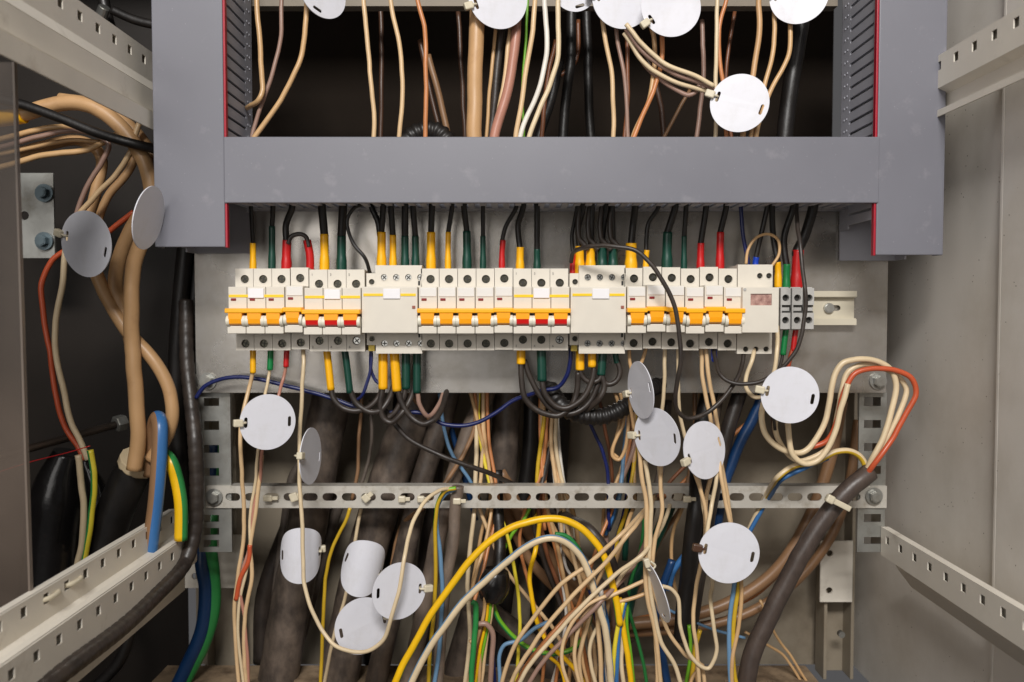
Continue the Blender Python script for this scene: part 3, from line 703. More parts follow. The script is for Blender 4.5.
# cable ties on the slotted rail
def rail_tie(px, py, D, w, h, label, ang=0, m='tie'):
    bm = bmesh.new(); k = D / F * mm * 0.82
    b2 = bmesh.new(); add_box(b2, -w * k / 2, w * k / 2, -0.003, 0.002, -h * k / 2, h * k / 2, 0.0014); add_box(b2, w * k * 0.3, w * k * 1.1, -0.0012, 0.0006, -h * k * 0.28, h * k * 0.28, 0.0004)
    merge(bm, b2, Matrix.Rotation(-math.radians(ang), 4, 'Y'))
    o = link('cable_tie', bm, M[m], loc=P(px, py, D)); tag(o, label, 'cable tie', 'cable ties on the slotted rail')
rail_tie(268, 498, 898, 11, 8, 'white tie at the left end of the slotted rail')
rail_tie(294, 497, 896, 10, 11, 'knotted cream tie on the rail beside the long cream wire', 20)
rail_tie(366, 498, 898, 9, 10, 'knotted yellowed tie on the rail above the second dark cable', 40)
rail_tie(402, 499, 900, 9, 8, 'white tie filling a rail slot left of the thin grey cable')
rail_tie(421, 499, 900, 9, 8, 'white tie in the slot next to the thin grey cable')
rail_tie(457, 501, 884, 10, 8, 'white tie holding the thin grey cable to the rail')
rail_tie(687, 499, 872, 10, 8, 'white tie clamping the black cable to the rail')
rail_tie(707, 497, 876, 9, 7, 'white tie between the two dark cables on the rail')
# ================================================================== WIRES
# ---- above the horizontal duct
gt = 'wires dropping into the horizontal duct'
TOPW = [
 ('cream2', 5.5, 850, [(256,-20),(257,0),(261,60),(263,88),(258,101),(247,108,870)], 'cream wire hugging the slotted side of the left duct'),
 ('mauve', 4.5, 858, [(283,-20),(282,0),(280,40),(268,88),(254,128),(250,150)], 'dull grey-brown wire second from the left duct'),
 ('cream2', 5.5, 852, [(308,-10),(306,20),(300,60),(280,100),(256,136),(245,152)], 'cream wire curving left below the cut-off tag'),
 ('cream', 5, 855, [(362,-20),(363,0),(369,55),(374,120),(372,155)], 'cream wire alone over the dark panel, left of its two neighbours'),
 ('cream', 5, 855, [(390,-20),(391,0),(400,50),(402,100),(398,150)], 'cream wire bowing right over the black gap'),
 ('orange', 5, 850, [(417,-20),(418,0),(425,30),(426,70),(425,155)], 'orange-cream wire dropping straight onto the corrugated hose'),
 ('dbrown', 6, 960, [(420,40),(430,90),(448,155)], 'dim brown wire slanting behind the corrugated hose'),
 ('tan2', 7, 940, [(428,55),(440,100),(452,155)], 'dim tan wire slanting between hose and thick tan cable'),
 ('tan', 15.5, 850, [(480,-20),(478,0),(476,50),(475,100),(474,160)], 'thick tan cable dropping behind the leftmost large top tag'),
 ('cream2', 4, 868, [(500,-10),(496,30),(490,90),(485,155)], 'thin cream wire against the dark brown cable at the top'),
 ('softblack', 8, 870, [(505,-10),(502,30),(496,85),(489,155)], 'dark brown cable between the thick tan and pinkish cables'),
 ('cream', 5, 862, [(512,-10),(510,30),(504,80),(492,155)], 'cream wire running along the pinkish cable'),
 ('pink', 10, 860, [(519,-10),(516,30),(510,82),(496,130),(490,160)], 'pinkish brown cable beside the leftmost large top tag'),
 ('lgreen', 3, 880, [(528,-10),(526,40),(522,90),(524,155)], 'thin green wire glimpsed between cream wires at the top'),
 ('cream', 5.5, 848, [(536,-20),(535,0),(530,50),(518,125),(514,160)], 'cream wire just left of the pale grey wire at the top'),
 ('white', 5.5, 846, [(545,-20),(545,0),(547,50),(540,85),(522,130),(515,160)], 'pale grey wire between two cream wires at the top'),
 ('cream3', 5.5, 844, [(557,-20),(558,0),(558,55),(550,85),(532,130),(524,160)], 'cream wire bowing out right of the pale grey wire'),
 ('brown', 5, 900, [(556,40),(546,90),(540,155)], 'brown wire behind the bowed cream wires at the top'),
 ('cream', 5, 862, [(600,-10),(603,25),(611,70),(614,110),(613,155)], 'cream wire below the left side of the overlapped top tag'),
 ('mauve', 4.5, 866, [(612,-10),(616,30),(625,85),(629,155)], 'greyish wire below the middle of the overlapped top tag'),
 ('brown', 4.5, 868, [(622,-10),(626,30),(628,85),(623,155)], 'brown wire crossing the greyish one below the overlapped tag'),
 ('cream2', 5.2, 856, [(650,20),(655,50),(650,95),(634,135),(628,160)], 'cream wire hanging from the overlapping top tag'),
 ('orange', 5.2, 853, [(661,20),(662,55),(654,90),(638,125),(626,160)], 'orange-brown wire hanging from the overlapping top tag'),
 ('cream3', 4.5, 842, [(718,-20),(717,0),(716,50),(716,95),(715,160)], 'thin cream wire dropping straight to the hanging tag'),
 ('orange', 4.5, 845, [(729,-20),(727,0),(719,30),(721,70),(724,90),(728,160)], 'wavy orange wire beside the straight one above the hanging tag'),
 ('tan', 6, 846, [(761,-20),(759,0),(759,35),(752,78),(746,110),(740,160)], 'tan wire dropping behind the right part of the hanging tag'),
 ('cream2', 5, 850, [(774,-10),(775,15),(772,55),(763,88),(752,130),(748,160)], 'cream wire left of the tag nearest the right duct'),
 ('cream2', 5, 848, [(791,10),(791,25),(788,58),(770,92),(757,130),(753,160)], 'cream-orange wire slanting left from the tag nearest the right duct'),
 ('black', 16, 900, [(806,-10),(802,20),(790,90),(782,160)], 'black cable leaning in the dark near the right duct'),
 ('mauve', 5, 930, [(702,20),(704,70),(695,150)], 'dim greyish wire in the shade behind the hanging tag'),
 ('brown', 4, 960, [(735,10),(725,80),(733,150)], 'dim brown wire behind the hanging tag'),
 ('tan2', 4, 980, [(690,90),(670,125),(655,155)], 'dim tan wire slanting down left of the hanging tag'),
 ('dbrown', 6, 990, [(640,40),(660,100),(665,155)], 'dim dark brown wire in the gap under the overlapping tags'),
 ('brown', 5, 1000, [(578,20),(576,60),(560,75),(548,80)], 'dim brown loop end in the black gap at the top'),
 ('black', 10, 985, [(572,-10),(570,60),(565,110),(560,160)], 'black cable standing in the gap below the sliver tag'),
 ('black', 10, 950, [(560,60),(548,110),(532,160)], 'thinner black cable slanting left in the same gap'),
 ('black', 9, 1000, [(586,-10),(588,70),(592,160)], 'dusky cable right of the black ones in the top gap'),
 ('dbrown', 5, 980, [(380,-10),(382,60),(380,160)], 'faint dark brown wire between the two lone cream wires'),
 ('dbrown', 5, 1010, [(458,10),(462,80),(466,155)], 'faint brown wire left of the thick tan cable'),
]
for c, d, D, p, lab in TOPW: W(c, d, D, p, lab)
for i, (p, lab) in enumerate([([(626,24),(640,42),(665,64),(695,76),(714,86)], 'uppermost of four pale wires sweeping right to the hanging tag'),
   ([(626,29),(645,54),(672,72),(698,82),(716,90)], 'second of four pale wires sweeping right to the hanging tag'),
   ([(624,33),(644,62),(670,80),(694,88),(714,93)], 'third of four pale wires sweeping right to the hanging tag'),
   ([(628,36),(645,64),(664,82),(686,95),(696,92),(700,84)], 'lowest pale wire, turning back up left of the hanging tag')]):
    W('cream3' if i % 2 == 0 else 'mauve', 5, 838 + 5 * i, p, lab)
# corrugated hose end
o = W('black', 19, 862, [(402,160),(408,140),(422,131),(438,132),(450,146),(452,165)], 'black corrugated hose bulging over the top edge of the horizontal duct', name='corrugated_hose', cat='hose', rad=ribbed, per=9, step=0.0016, n=16)

# ---- between duct and breaker tops
def feed(xb, xt, ys, col, ws, ww, lab, ye=276, bend=None, wc='black', D=862, top=196):
    mid = [bend] if bend else []
    pts = [(xt, top, 850), (xt, 208, 855)] + mid + [(xb, ys + 2, D), (xb, ys + 8, D)]
    W(wc, ww, D, pts, lab, name='feed_wire', cat='wire', flared=True, sleeves=[(col, ws, [(xb + (xt - xb) * 0.08, ys, D - 1), (xb, (ys + ye) / 2 - 4, D), (xb, ye, D)])])
    # wide crimp foot
SL = {'syellow': 'yellow', 'sred': 'red', 'sgreen': 'green', 'sdgreen': 'dark green', 'sblue': 'blue'}
def F_(xb, xt, ys, c, ws, ww, where, **k):
    feed(xb, xt, ys, c, ws, ww, 'black wire with %s sleeve %s' % (SL[c], where), **k)
F_(253, 251, 243, 'syellow', 6, 4, 'on the leftmost top terminal')
F_(272, 273, 226, 'sdgreen', 6.5, 5, 'between the leftmost yellow and first red sleeve')
F_(286.5, 292, 240, 'sred', 9, 6.5, 'at the left of the pair joined by a loop', bend=(286, 225))
W('softblack', 4.5, 858, [(288,244),(291,237),(299,234),(306,237),(309,247)], 'short black jumper arching to the second red sleeve', name='jumper_wire', cat='wire', sleeves=[('sred', 8, [(307,240,860),(310,256,861),(310,276,862)])])
F_(324.5, 322, 234, 'syellow', 8.5, 8, 'on the first red-tipped breaker, left pole')
F_(341.5, 343, 236, 'sdgreen', 9, 8.5, 'on the first red-tipped breaker, middle pole')
W('black', 3.8, 850, [(364,204,855),(354,208),(347,222),(353,243),(365,258),(370,273,858)], 'thin bare black wire curling to the small terminal of the left blank module', name='feed_wire', cat='wire')
F_(381.5, 383, 232, 'syellow', 8.5, 6, 'on the left blank module, first big terminal')
W('black', 6, 863, [(370,198),(372,208),(378,222),(380,236)], 'second black wire sharing the yellow sleeve of the left blank module', name='feed_wire', cat='wire')
F_(393, 391, 235, 'syellow', 6.5, 6, 'on the left blank module, second big terminal')
F_(405, 405, 236, 'sdgreen', 7.5, 7, 'on the left blank module, third big terminal')
F_(415.5, 413, 236, 'sdgreen', 7, 6, 'on the left blank module, fourth big terminal')
F_(431, 432, 232, 'syellow', 8.5, 6.5, 'on the first of the five middle single breakers')
F_(448, 452, 232, 'syellow', 5.5, 5, 'on the second of the five middle single breakers')
F_(467, 464, 231, 'sdgreen', 8, 6, 'on the third of the five middle single breakers')
F_(483, 483, 236, 'sdgreen', 5.5, 4.5, 'on the fourth of the five middle single breakers')
F_(502, 516, 240, 'sred', 5.5, 4.5, 'on the fifth of the five middle single breakers', bend=(506, 226))
F_(520, 523, 247, 'syellow', 7.5, 6, 'on the central red-tipped breaker, left pole', bend=(518, 226))
F_(537, 537, 249, 'sdgreen', 6.5, 6, 'on the central red-tipped breaker, middle pole')
F_(573, 577, 254, 'sred', 5.5, 4, 'on the small terminal of the right blank module', bend=(572, 235))
F_(579.5, 583, 246, 'syellow', 9, 6, 'on the right blank module, first big terminal', bend=(578, 230))
F_(590.5, 592, 246, 'syellow', 9, 6, 'on the right blank module, second big terminal')
F_(602, 606, 246, 'sdgreen', 9.5, 6, 'on the right blank module, third big terminal', bend=(603, 232))
F_(613, 612, 246, 'sdgreen', 9, 6, 'on the right blank module, fourth big terminal')
for i, (x0, x1) in enumerate(((578, 588), (588, 598), (600, 611), (610, 621))):
    W('softblack', 5.5, 856, [(x0 + 3, 200), (x0, 222), (x0 + 1, 238), (x0 + 5, 243), (x1, 250)], 'extra black wire folding into the %s sleeve pair of the right blank module' % ['first yellow', 'second yellow', 'first dark green', 'second dark green'][i], name='feed_wire', cat='wire')
F_(631, 635, 243, 'syellow', 11, 7, 'on the first right-hand single breaker', bend=(633, 225))
F_(646, 658, 250, 'syellow', 5.5, 4.5, 'on the second right-hand single breaker', bend=(648, 225))
F_(667, 675, 232, 'sdgreen', 9.5, 7, 'on the third right-hand single breaker')
F_(684, 686, 236, 'sdgreen', 5.5, 5, 'on the fourth right-hand single breaker')
F_(700.5, 706, 243, 'sred', 7, 6, 'on the fifth right-hand single breaker')
F_(720, 726, 232, 'sred', 7.5, 6, 'on the sixth right-hand single breaker')
W('navy', 4, 860, [(740,198),(741,210),(743,235),(748,262),(748,275)], 'thin blue wire dropping onto the window module', name='feed_wire', cat='wire')
F_(755.5, 767, 257, 'sblue', 6, 5, 'on the window module')
W('cream2', 3, 856, [(746,264),(748,250),(756,238),(768,234),(778,240),(779,254),(772,266)], 'thin cream hoop arching above the window module', name='feed_wire', cat='wire')
F_(778, 772, 262, 'syellow', 6.5, 6, 'squeezed between window module and terminal blocks', ye=288, bend=(773, 235))
F_(786.5, 793, 264, 'sgreen', 7, 6.5, 'on the grey terminal block at the left', ye=296, bend=(784, 238))
F_(797, 813, 250, 'sred', 11, 10, 'on the middle grey terminal block', ye=296, bend=(805, 235))
W('softblack', 4.2, 800, [(797,200,850),(797,212,835),(800,245,812),(805,285,805),(805,310,805),(798,345,806),(780,370,810),(758,382,815),(735,383,822),(720,374,830),(715,358,845),(714,346,856)], 'long dark wire passing in front of the terminal blocks and curling to a blue tip', name='loop_wire', cat='wire', sleeves=[('sblue', 6, [(714.5,360,849),(714,354,855),(714,344,858)])])
W('softblack', 4.6, 800, [(571,262,850),(573,252,840),(585,247,815),(610,246,803),(635,251,798),(655,269,796),(671,297,796),(679,330,797),(680,365,800),(676,395,806),(677,410,812),(688,418,816),(706,413,820),(722,400,824),(736,380,832),(743,362,845),(744,344,856)], 'long black wire looping over the right blank module down to below the breakers', name='loop_wire', cat='wire')

# ---- below the breakers
def drop(xa, ya, col, ws, wc, ww, pts, lab, D=862, name='wire'):
    x1, y1 = pts[0][0], pts[0][1]
    W(wc, ww, D, pts, lab, name=name, cat='wire', sleeves=[(col, ws, [(xa, ya, D), ((xa + x1) / 2, (ya + y1) / 2, D), (x1, y1 + 3, D)])])
drop(253, 344, 'syellow', 6, 'cream', 4.5, [(253,370),(250,385,866),(245,405,860),(241,430,850),(241,460,850),(244,500,858),(243,540,862),(236,585,862),(235,630,864),(240,700,866)], 'cream wire below the leftmost yellow sleeve passing behind the tag edge')
drop(271, 344, 'sgreen', 6, 'cream3', 3.5, [(270,367),(268,380),(265,400,850),(258,450,850),(255,485),(250,520),(249,560),(240,600),(238,640),(246,700)], 'cream wire below the bright green sleeve')
drop(287, 344, 'sred', 5.5, 'pink', 3.6, [(286,364),(283,378),(277,400,850),(263,450,850),(260,480),(252,520),(250,545),(240,585),(245,625),(249,700)], 'pinkish wire below the small red sleeve at the left')
W('cream3', 4.5, 852, [(303,344,862),(303,365),(302,395),(300,430),(299,470,846),(302,520,840),(303,560,838),(304,582,835),(312,612,828),(328,638,822),(345,650,815),(366,652,812),(383,640,808),(393,612,802),(400,585,802),(405,555,808),(412,525,830),(425,502,850),(440,490,868),(452,488,880)], 'long cream wire looping round and over the lower tags up to the rail')
W('orangered', 5, 860, [(250,545),(248,560),(240,580),(236,600)], 'short orange stretch of wire below the left bracket')
W('cream', 4.5, 862, [(262,455),(258,490),(254,520),(251,548),(252,575),(245,615),(244,650),(248,700)], 'cream wire rightmost of the bundle under the full round tag')
drop(326, 344, 'syellow', 7.5, 'softblack', 6, [(331,387),(334,398),(343,408),(356,411),(370,406),(379,396,864),(384,382,866)], 'black wire ending the long slanted yellow sleeve below the red-tipped breaker')
drop(344, 344, 'sdgreen', 7, 'softblack', 6.5, [(350,390),(356,402),(368,411),(380,410),(390,398,866),(395,382,867)], 'black wire from the dark green sleeve right of the slanted yellow one')
W('navy', 3.6, 858, [(371,346),(371,362),(368,380),(362,395),(352,402,870)], 'thin blue wire dropping from the left blank module')
W('navy', 3.6, 861, [(371,348),(371,368),(376,380),(382,384)], 'short blue branch wire beside the yellow sleeves')
drop(383, 350, 'syellow', 9.5, 'softblack', 6.5, [(383,386),(380,402),(383,417),(392,422),(403,412),(411,398,868),(415,382,869)], 'black loop wire from the left of two adjacent yellow sleeves')
drop(394, 350, 'syellow', 9.5, 'softblack', 6.5, [(397,388),(401,402),(410,416),(423,424),(436,418,868),(445,400,890),(450,378,915)], 'black loop wire from the right of two adjacent yellow sleeves')
drop(406, 350, 'sdgreen', 8.5, 'softblack', 6, [(406,386),(403,398),(396,410),(388,418)], 'black loop wire from the left of two adjacent dark green sleeves', D=866)
drop(417, 350, 'sdgreen', 8, 'mauve', 5, [(417,390),(419,404),(428,416,872),(440,402,890),(446,380,915)], 'dusty wire from the right of two adjacent dark green sleeves', D=866)
W('navy', 4.6, 880, [(196,398),(205,386),(222,379),(250,378),(290,386),(330,398),(365,410),(400,412),(424,413),(445,424),(470,425),(495,414),(515,400),(540,391,872),(558,388,868),(568,374,864),(571,348,862)], 'long dark blue wire sagging from the left bolt across to the central breaker')
drop(521, 344, 'syellow', 9, 'softblack', 6.5, [(521,361),(521,380),(525,398),(537,410),(556,415),(570,408),(577,392),(578,372,861)], 'grey-black loop wire hanging lowest under the central yellow sleeve')
W('softblack', 6.5, 866, [(524,360),(531,378),(540,395),(553,410),(572,413),(590,402),(598,384),(604,366)], 'black wire looping right from the central yellow sleeve to the dark green one')
drop(541, 344, 'sdgreen', 9.5, 'softblack', 6.5, [(542,378),(545,394),(555,406),(568,408),(583,398),(592,380),(594,368)], 'black loop wire from the central dark green sleeve', D=860)
drop(580, 350, 'syellow', 9, 'softblack', 6, [(580,367),(582,376),(589,382),(598,380),(603,370)], 'tight black loop under the left yellow sleeve of the right blank module')
W('syellow', 8.5, 860, [(592,350),(592,367)], 'short yellow sleeve stub beside the tight black loop', name='sleeve', cat='sleeve')
drop(603, 350, 'sdgreen', 9, 'softblack', 6.5, [(601,372),(604,386),(600,398),(590,408,870),(575,420,890)], 'black wire from the left dark green sleeve of the right blank module')
drop(614, 350, 'sdgreen', 6, 'softblack', 6, [(617,360),(619,372),(615,382),(607,384),(600,374),(599,364)], 'small black ring loop under the right blank module')
W('cream2', 4, 862, [(629,344),(630,360),(632,380),(630,400),(634,430)], 'cream wire behind the narrow leaning tag, left one')
W('cream2', 4, 864, [(647,344),(644,358),(638,372),(635,400)], 'cream wire behind the narrow leaning tag, right one')
W('cream3', 4.2, 860, [(665,344),(664,370),(663,400),(661,425),(660,470),(662,500,852),(661,520),(652,545),(648,570)], 'cream wire passing behind the centre right round tag')
W('cream3', 4.2, 862, [(678,344),(678,380),(680,410),(683,425),(690,450),(700,485),(705,520),(704,545)], 'cream wire behind the looping black wire towards the tilted tag')
W('cream', 4.6, 858, [(701,344),(702,375),(706,400),(712,425),(712,470),(706,500),(706,540)], 'left of two parallel cream wires entering the tilted tag from above')
W('cream', 4.6, 856, [(706,344),(708,375),(714,405),(718,430),(722,465),(728,500),(733,540)], 'right of two parallel cream wires entering the tilted tag from above')
W('cream3', 4.6, 838, [(754,344,856),(753,358),(747,375),(746,388),(754,397),(766,393),(773,375),(777,350),(777,326,850)], 'cream wire hooking under the window module')
drop(787, 322, 'sgreen', 6, 'softblack', 3.5, [(783,352),(780,366),(775,380),(772,400,845),(775,430,845)], 'thin wire under the green sleeve below the terminal blocks')
drop(797, 322, 'sred', 5.5, 'redbrown', 5, [(793,348),(789,366),(786,395),(784,420)], 'red wire under the red sleeve below the terminal blocks')

# ---- bundle under the tags, centre right
W('cream', 5, 838, [(638,425),(638,440),(641,470),(646,500),(646,530),(645,565),(648,600),(655,630),(662,700)], 'cream wire running down the left edge of the bundle to the narrow low tag')
W('cream3', 5, 836, [(645,460),(648,480),(652,510),(650,540),(649,570),(652,600),(660,640),(675,665),(685,700)], 'middle cream wire of the bundle above the narrow low tag')
W('cream', 4.5, 834, [(661,462),(661,490),(662,510),(656,535),(652,565),(655,590),(665,625),(685,655),(700,665),(706,690)], 'rightmost cream wire of the bundle above the narrow low tag')
W('cream', 4.5, 826, [(690,440,832),(694,470),(700,490),(707,525),(700,570,815),(694,600),(694,625),(697,645),(700,700)], 'wavy cream wire from the tilted tag down the front of the black cables')
W('cream3', 4.5, 822, [(716,446,832),(716,478),(712,505),(707,540,800),(712,580,795),(711,600),(714,625),(717,650),(710,668),(700,665),(688,650),(680,625),(678,600),(672,590),(662,586)], 'cream loop swinging under the large bright tag and back left')
W('cream', 4.5, 820, [(716,440,830),(721,476),(727,505),(732,530)], 'cream wire from the tilted tag to the large bright tag')
W('lblue', 5, 805, [(735,560),(734,585),(731,615),(729,650),(731,700)], 'pale blue wire hanging from the large bright tag')
W('oldyellow', 5, 806, [(738,560),(738,585),(734,620),(733,655),(739,700)], 'yellow-green wire hanging from the large bright tag')
W('cream2', 4.5, 804, [(741,560),(741,590),(739,625),(732,660),(733,700)], 'cream wire hanging rightmost from the large bright tag')

# ---- right: thick cable and its strands
tcab = W('sheath3', 18.5, 845, [(870,472,850),(852,486),(832,509),(813,535),(795,565),(774,607),(754,650),(743,700)], 'thick dark sheathed cable sweeping up to the right end of the rail', name='thick_cable', cat='cable', n=18)
W('tie', 8, 830, [(826,495),(836,500),(846,506)], 'white tie strap round the thick dark cable at the rail', name='cable_tie', cat='cable tie') if False else None
b2 = bmesh.new(); p = P(838, 503, 828)
add_box(b2, -0.014, 0.013, -0.003, 0.0005, -0.0028, 0.0028, 0.001); add_box(b2, -0.014, -0.006, -0.006, 0.0008, -0.004, 0.004, 0.0015)
bmx = bmesh.new(); merge(bmx, b2, Matrix.Rotation(math.radians(27), 4, 'Y')); tag(link('cable_tie', bmx, M['tie'], loc=p), 'white tie wrapped across the thick dark cable at the right', 'cable tie')
W('orangered', 6, 838, [(862,480,850),(876,462),(892,440),(905,415),(916,395),(912,378),(895,370),(870,369),(853,374),(843,395),(838,420),(828,440,842),(808,448,846)], 'orange-red strand arching outermost above the thick dark cable')
W('cream3', 6.5, 842, [(864,478,850),(874,455),(884,435),(892,410),(896,385),(889,367),(868,359),(845,361),(834,375),(829,400),(824,425),(812,445),(798,453),(780,448),(766,434),(762,415),(766,395,838)], 'upper cream strand arching over the bracket and round below the tag')
W('cream3', 6, 848, [(866,478,852),(878,455),(893,428),(905,400),(907,388),(896,374),(870,364),(850,371),(843,390),(837,420),(830,445),(818,455),(800,460),(785,450),(776,432),(776,410)], 'middle cream strand arching over the bracket and round below the tag')
W('cream3', 6.2, 834, [(848,384),(841,405),(836,430),(829,448),(818,461),(804,464),(792,455),(788,435),(787,412)], 'lowest cream strand looping under the tag at the right')
W('dbrown', 4, 852, [(772,412),(773,430),(778,445)], 'short dark strand below the tag at the right')
W(['oldyellow', 'cream3'], 6.5, 856, [(868,480,854),(864,462),(852,452),(835,452),(815,462),(795,466),(778,478),(768,492,900),(756,515,915),(742,545,920)], 'yellowish cream strand running down left from the thick cable', stripe=0.5)
W('blue', 5, 862, [(828,458),(800,470),(782,480),(768,498,905),(756,520,912),(735,560,915)], 'blue strand slipping behind the slotted rail towards the large tag')
W('dblue', 11, 925, [(765,392),(757,410),(742,440),(728,472),(720,500),(715,540)], 'dark blue cable slanting in the shade behind the tilted tag')
W('dgreen', 8, 940, [(745,390),(738,405),(722,440)], 'dark green wire just behind the dark blue cable')
W('orange', 4.5, 950, [(760,412),(725,442),(700,465),(680,485),(640,515)], 'orange wire slanting left behind the tilted tag')
W('brown', 4, 955, [(738,420),(700,452),(672,480),(655,500)], 'brown wire slanting left beside the orange one')
# ---- right background
W('tan2', 12, 985, [(842,400),(830,460),(808,520),(776,570),(730,602),(680,618),(620,625)], 'broad brown cable bending left in the lower right background', n=14, name='background_cable', cat='cable')
W('tan2', 9.5, 1000, [(858,420),(850,480),(832,535),(795,582),(745,614),(690,628),(610,634)], 'second broad brown cable bending left below the first', n=14, name='background_cable', cat='cable')
W('orange', 8, 1010, [(790,560),(750,596),(700,612),(650,618),(600,630)], 'orange-brown cable under the two bending brown ones', name='background_cable', cat='cable')
W('cream2', 3, 975, [(760,600),(775,635),(790,655),(812,690)], 'thin cream wire crossing the back ledge at the lower right')
W('cream2', 3, 978, [(745,632),(765,643),(785,656),(806,690)], 'second thin cream wire crossing the back ledge at the lower right')
W('lblue', 3, 900, [(665,608),(690,620),(715,630),(745,638)], 'thin bluish strap crossing behind the hanging wires', name='strap', cat='strap')
# black cables right of centre
W('black', 17, 893, [(714,380,930),(703,420,925),(699,460,920),(697,500,885),(692,540,885),(688,580),(684,612),(682,640)], 'left black cable strapped to the rail right of centre', n=14, name='black_cable', cat='cable')
W('softblack', 15, 905, [(740,392,930),(728,430,925),(718,470,920),(709,510,892),(703,550),(696,590),(690,630)], 'right dusty black cable strapped to the rail right of centre', n=14, name='black_cable', cat='cable')
W('sheath2', 24, 940, [(712,392),(706,430),(702,470),(698,520)], 'grey-brown conduit behind the pair of black cables', n=14, name='background_cable', cat='cable')
W('dblue', 8, 870, [(672,560),(662,590),(655,620),(662,655),(672,700)], 'dark blue cable curling behind the narrow low tag')
W('blue', 7, 900, [(684,556),(674,572),(668,590)], 'short bright blue cable piece left of the black cables')
W('oldyellow', 5, 880, [(700,630),(695,655),(688,700)], 'yellow strand under the black cables')
W('lgreen', 4, 884, [(689,625),(690,655),(684,700)], 'green strand under the black cables')
W('cream', 4, 840, [(648,600),(656,640),(657,700)], 'cream wire hanging straight below the narrow low tag')
W('cream2', 4, 850, [(703,664),(692,680),(690,700)], 'short cream wire end at the lower edge right of centre')

# ---- big dark sheathed cables lower left
W('sheath', 40, 985, [(338,370),(323,440),(308,520),(292,600),(274,700)], 'thickest dirty dark cable, leftmost, wrapped by a bent tag', n=24, name='thick_cable', cat='cable')
W('sheath', 40, 975, [(432,370),(405,435),(387,485),(362,570),(334,700)], 'second thick dirty dark cable, wrapped by a bent tag', n=24, name='thick_cable', cat='cable')
W('sheath', 22, 965, [(455,375),(440,425),(422,480),(403,560),(372,700)], 'medium dark cable right of the two thickest ones', n=18, name='thick_cable', cat='cable')
W('sheath2', 17, 955, [(488,390),(472,425),(455,470),(440,530),(424,610),(404,700)], 'slimmer grey cable slanting right of the medium one', n=16, name='thick_cable', cat='cable')
W('sheath2', 12, 888, [(458,486),(456,500),(453,540),(446,580),(442,620),(436,700)], 'thin grey cable tied to the rail hanging down left of centre', n=14, name='thick_cable', cat='cable')
W('dgrey', 12, 1010, [(340,500),(330,530),(316,580),(300,640)], 'slim dusky cable left behind the first bent tag', n=12, name='background_cable', cat='cable')
W('dgrey', 9, 1015, [(350,380),(335,430),(296,470),(288,500),(275,600)], 'slim dark cable left of the thickest cable', n=12, name='background_cable', cat='cable')
W('sheath', 28, 1000, [(508,385),(505,440),(498,520),(478,600),(448,700)], 'upright dark cable in the centre shade', n=16, name='background_cable', cat='cable')
W('black', 16, 1020, [(532,385),(530,450),(520,520),(505,600),(495,700)], 'black cable right of the upright dark one in the centre shade', n=16, name='background_cable', cat='cable')
W('sheath', 22, 990, [(470,600),(500,620),(540,655),(565,700)], 'dusty cable slanting to the lower edge at centre', n=16, name='background_cable', cat='cable')
W('sheath', 18, 1010, [(545,500),(565,540),(600,590),(630,640)], 'dusty cable slanting behind the cream diagonals', n=16, name='background_cable', cat='cable')
W('tan2', 15, 990, [(500,470),(522,520),(548,555),(585,600),(612,640)], 'tan background cable under the yellow arch', n=14, name='background_cable', cat='cable')
W('tan2', 10, 985, [(490,470),(508,516),(530,560),(558,590),(590,610)], 'slimmer tan background cable under the yellow arch', n=14, name='background_cable', cat='cable')
W('black', 18, 880, [(548,385,905),(560,404),(580,415),(605,416),(628,405),(645,392),(660,384,905)], 'black corrugated conduit curving under the plate below the loops', name='corrugated_hose', cat='hose', n=16, per=8, step=0.0016, rad=ribbed)
W('softblack', 5.5, 878, [(378,400),(392,420),(408,438),(430,450),(455,461),(482,471,885),(498,477,905),(512,483,926),(535,493,932)], 'long grey-brown wire slanting down to the rail from the left loops')
W('navy', 4, 915, [(582,412),(592,428),(602,450),(608,480),(609,530)], 'dark navy wire curving down right of centre')
W('softblack', 6, 870, [(560,495,900),(575,505,880),(595,525),(608,550),(620,580),(628,605)], 'dark wire arching under the rail into the wire fan', name='fan_cable', cat='cable') if False else None
W('softblack', 10, 862, [(548,490,935),(556,504,935),(563,514,928),(572,520,900),(588,528,870),(607,552),(617,578),(625,601)], 'dark sheathed cable arching below the rail and splitting into wires', name='fan_cable', cat='cable', n=14)

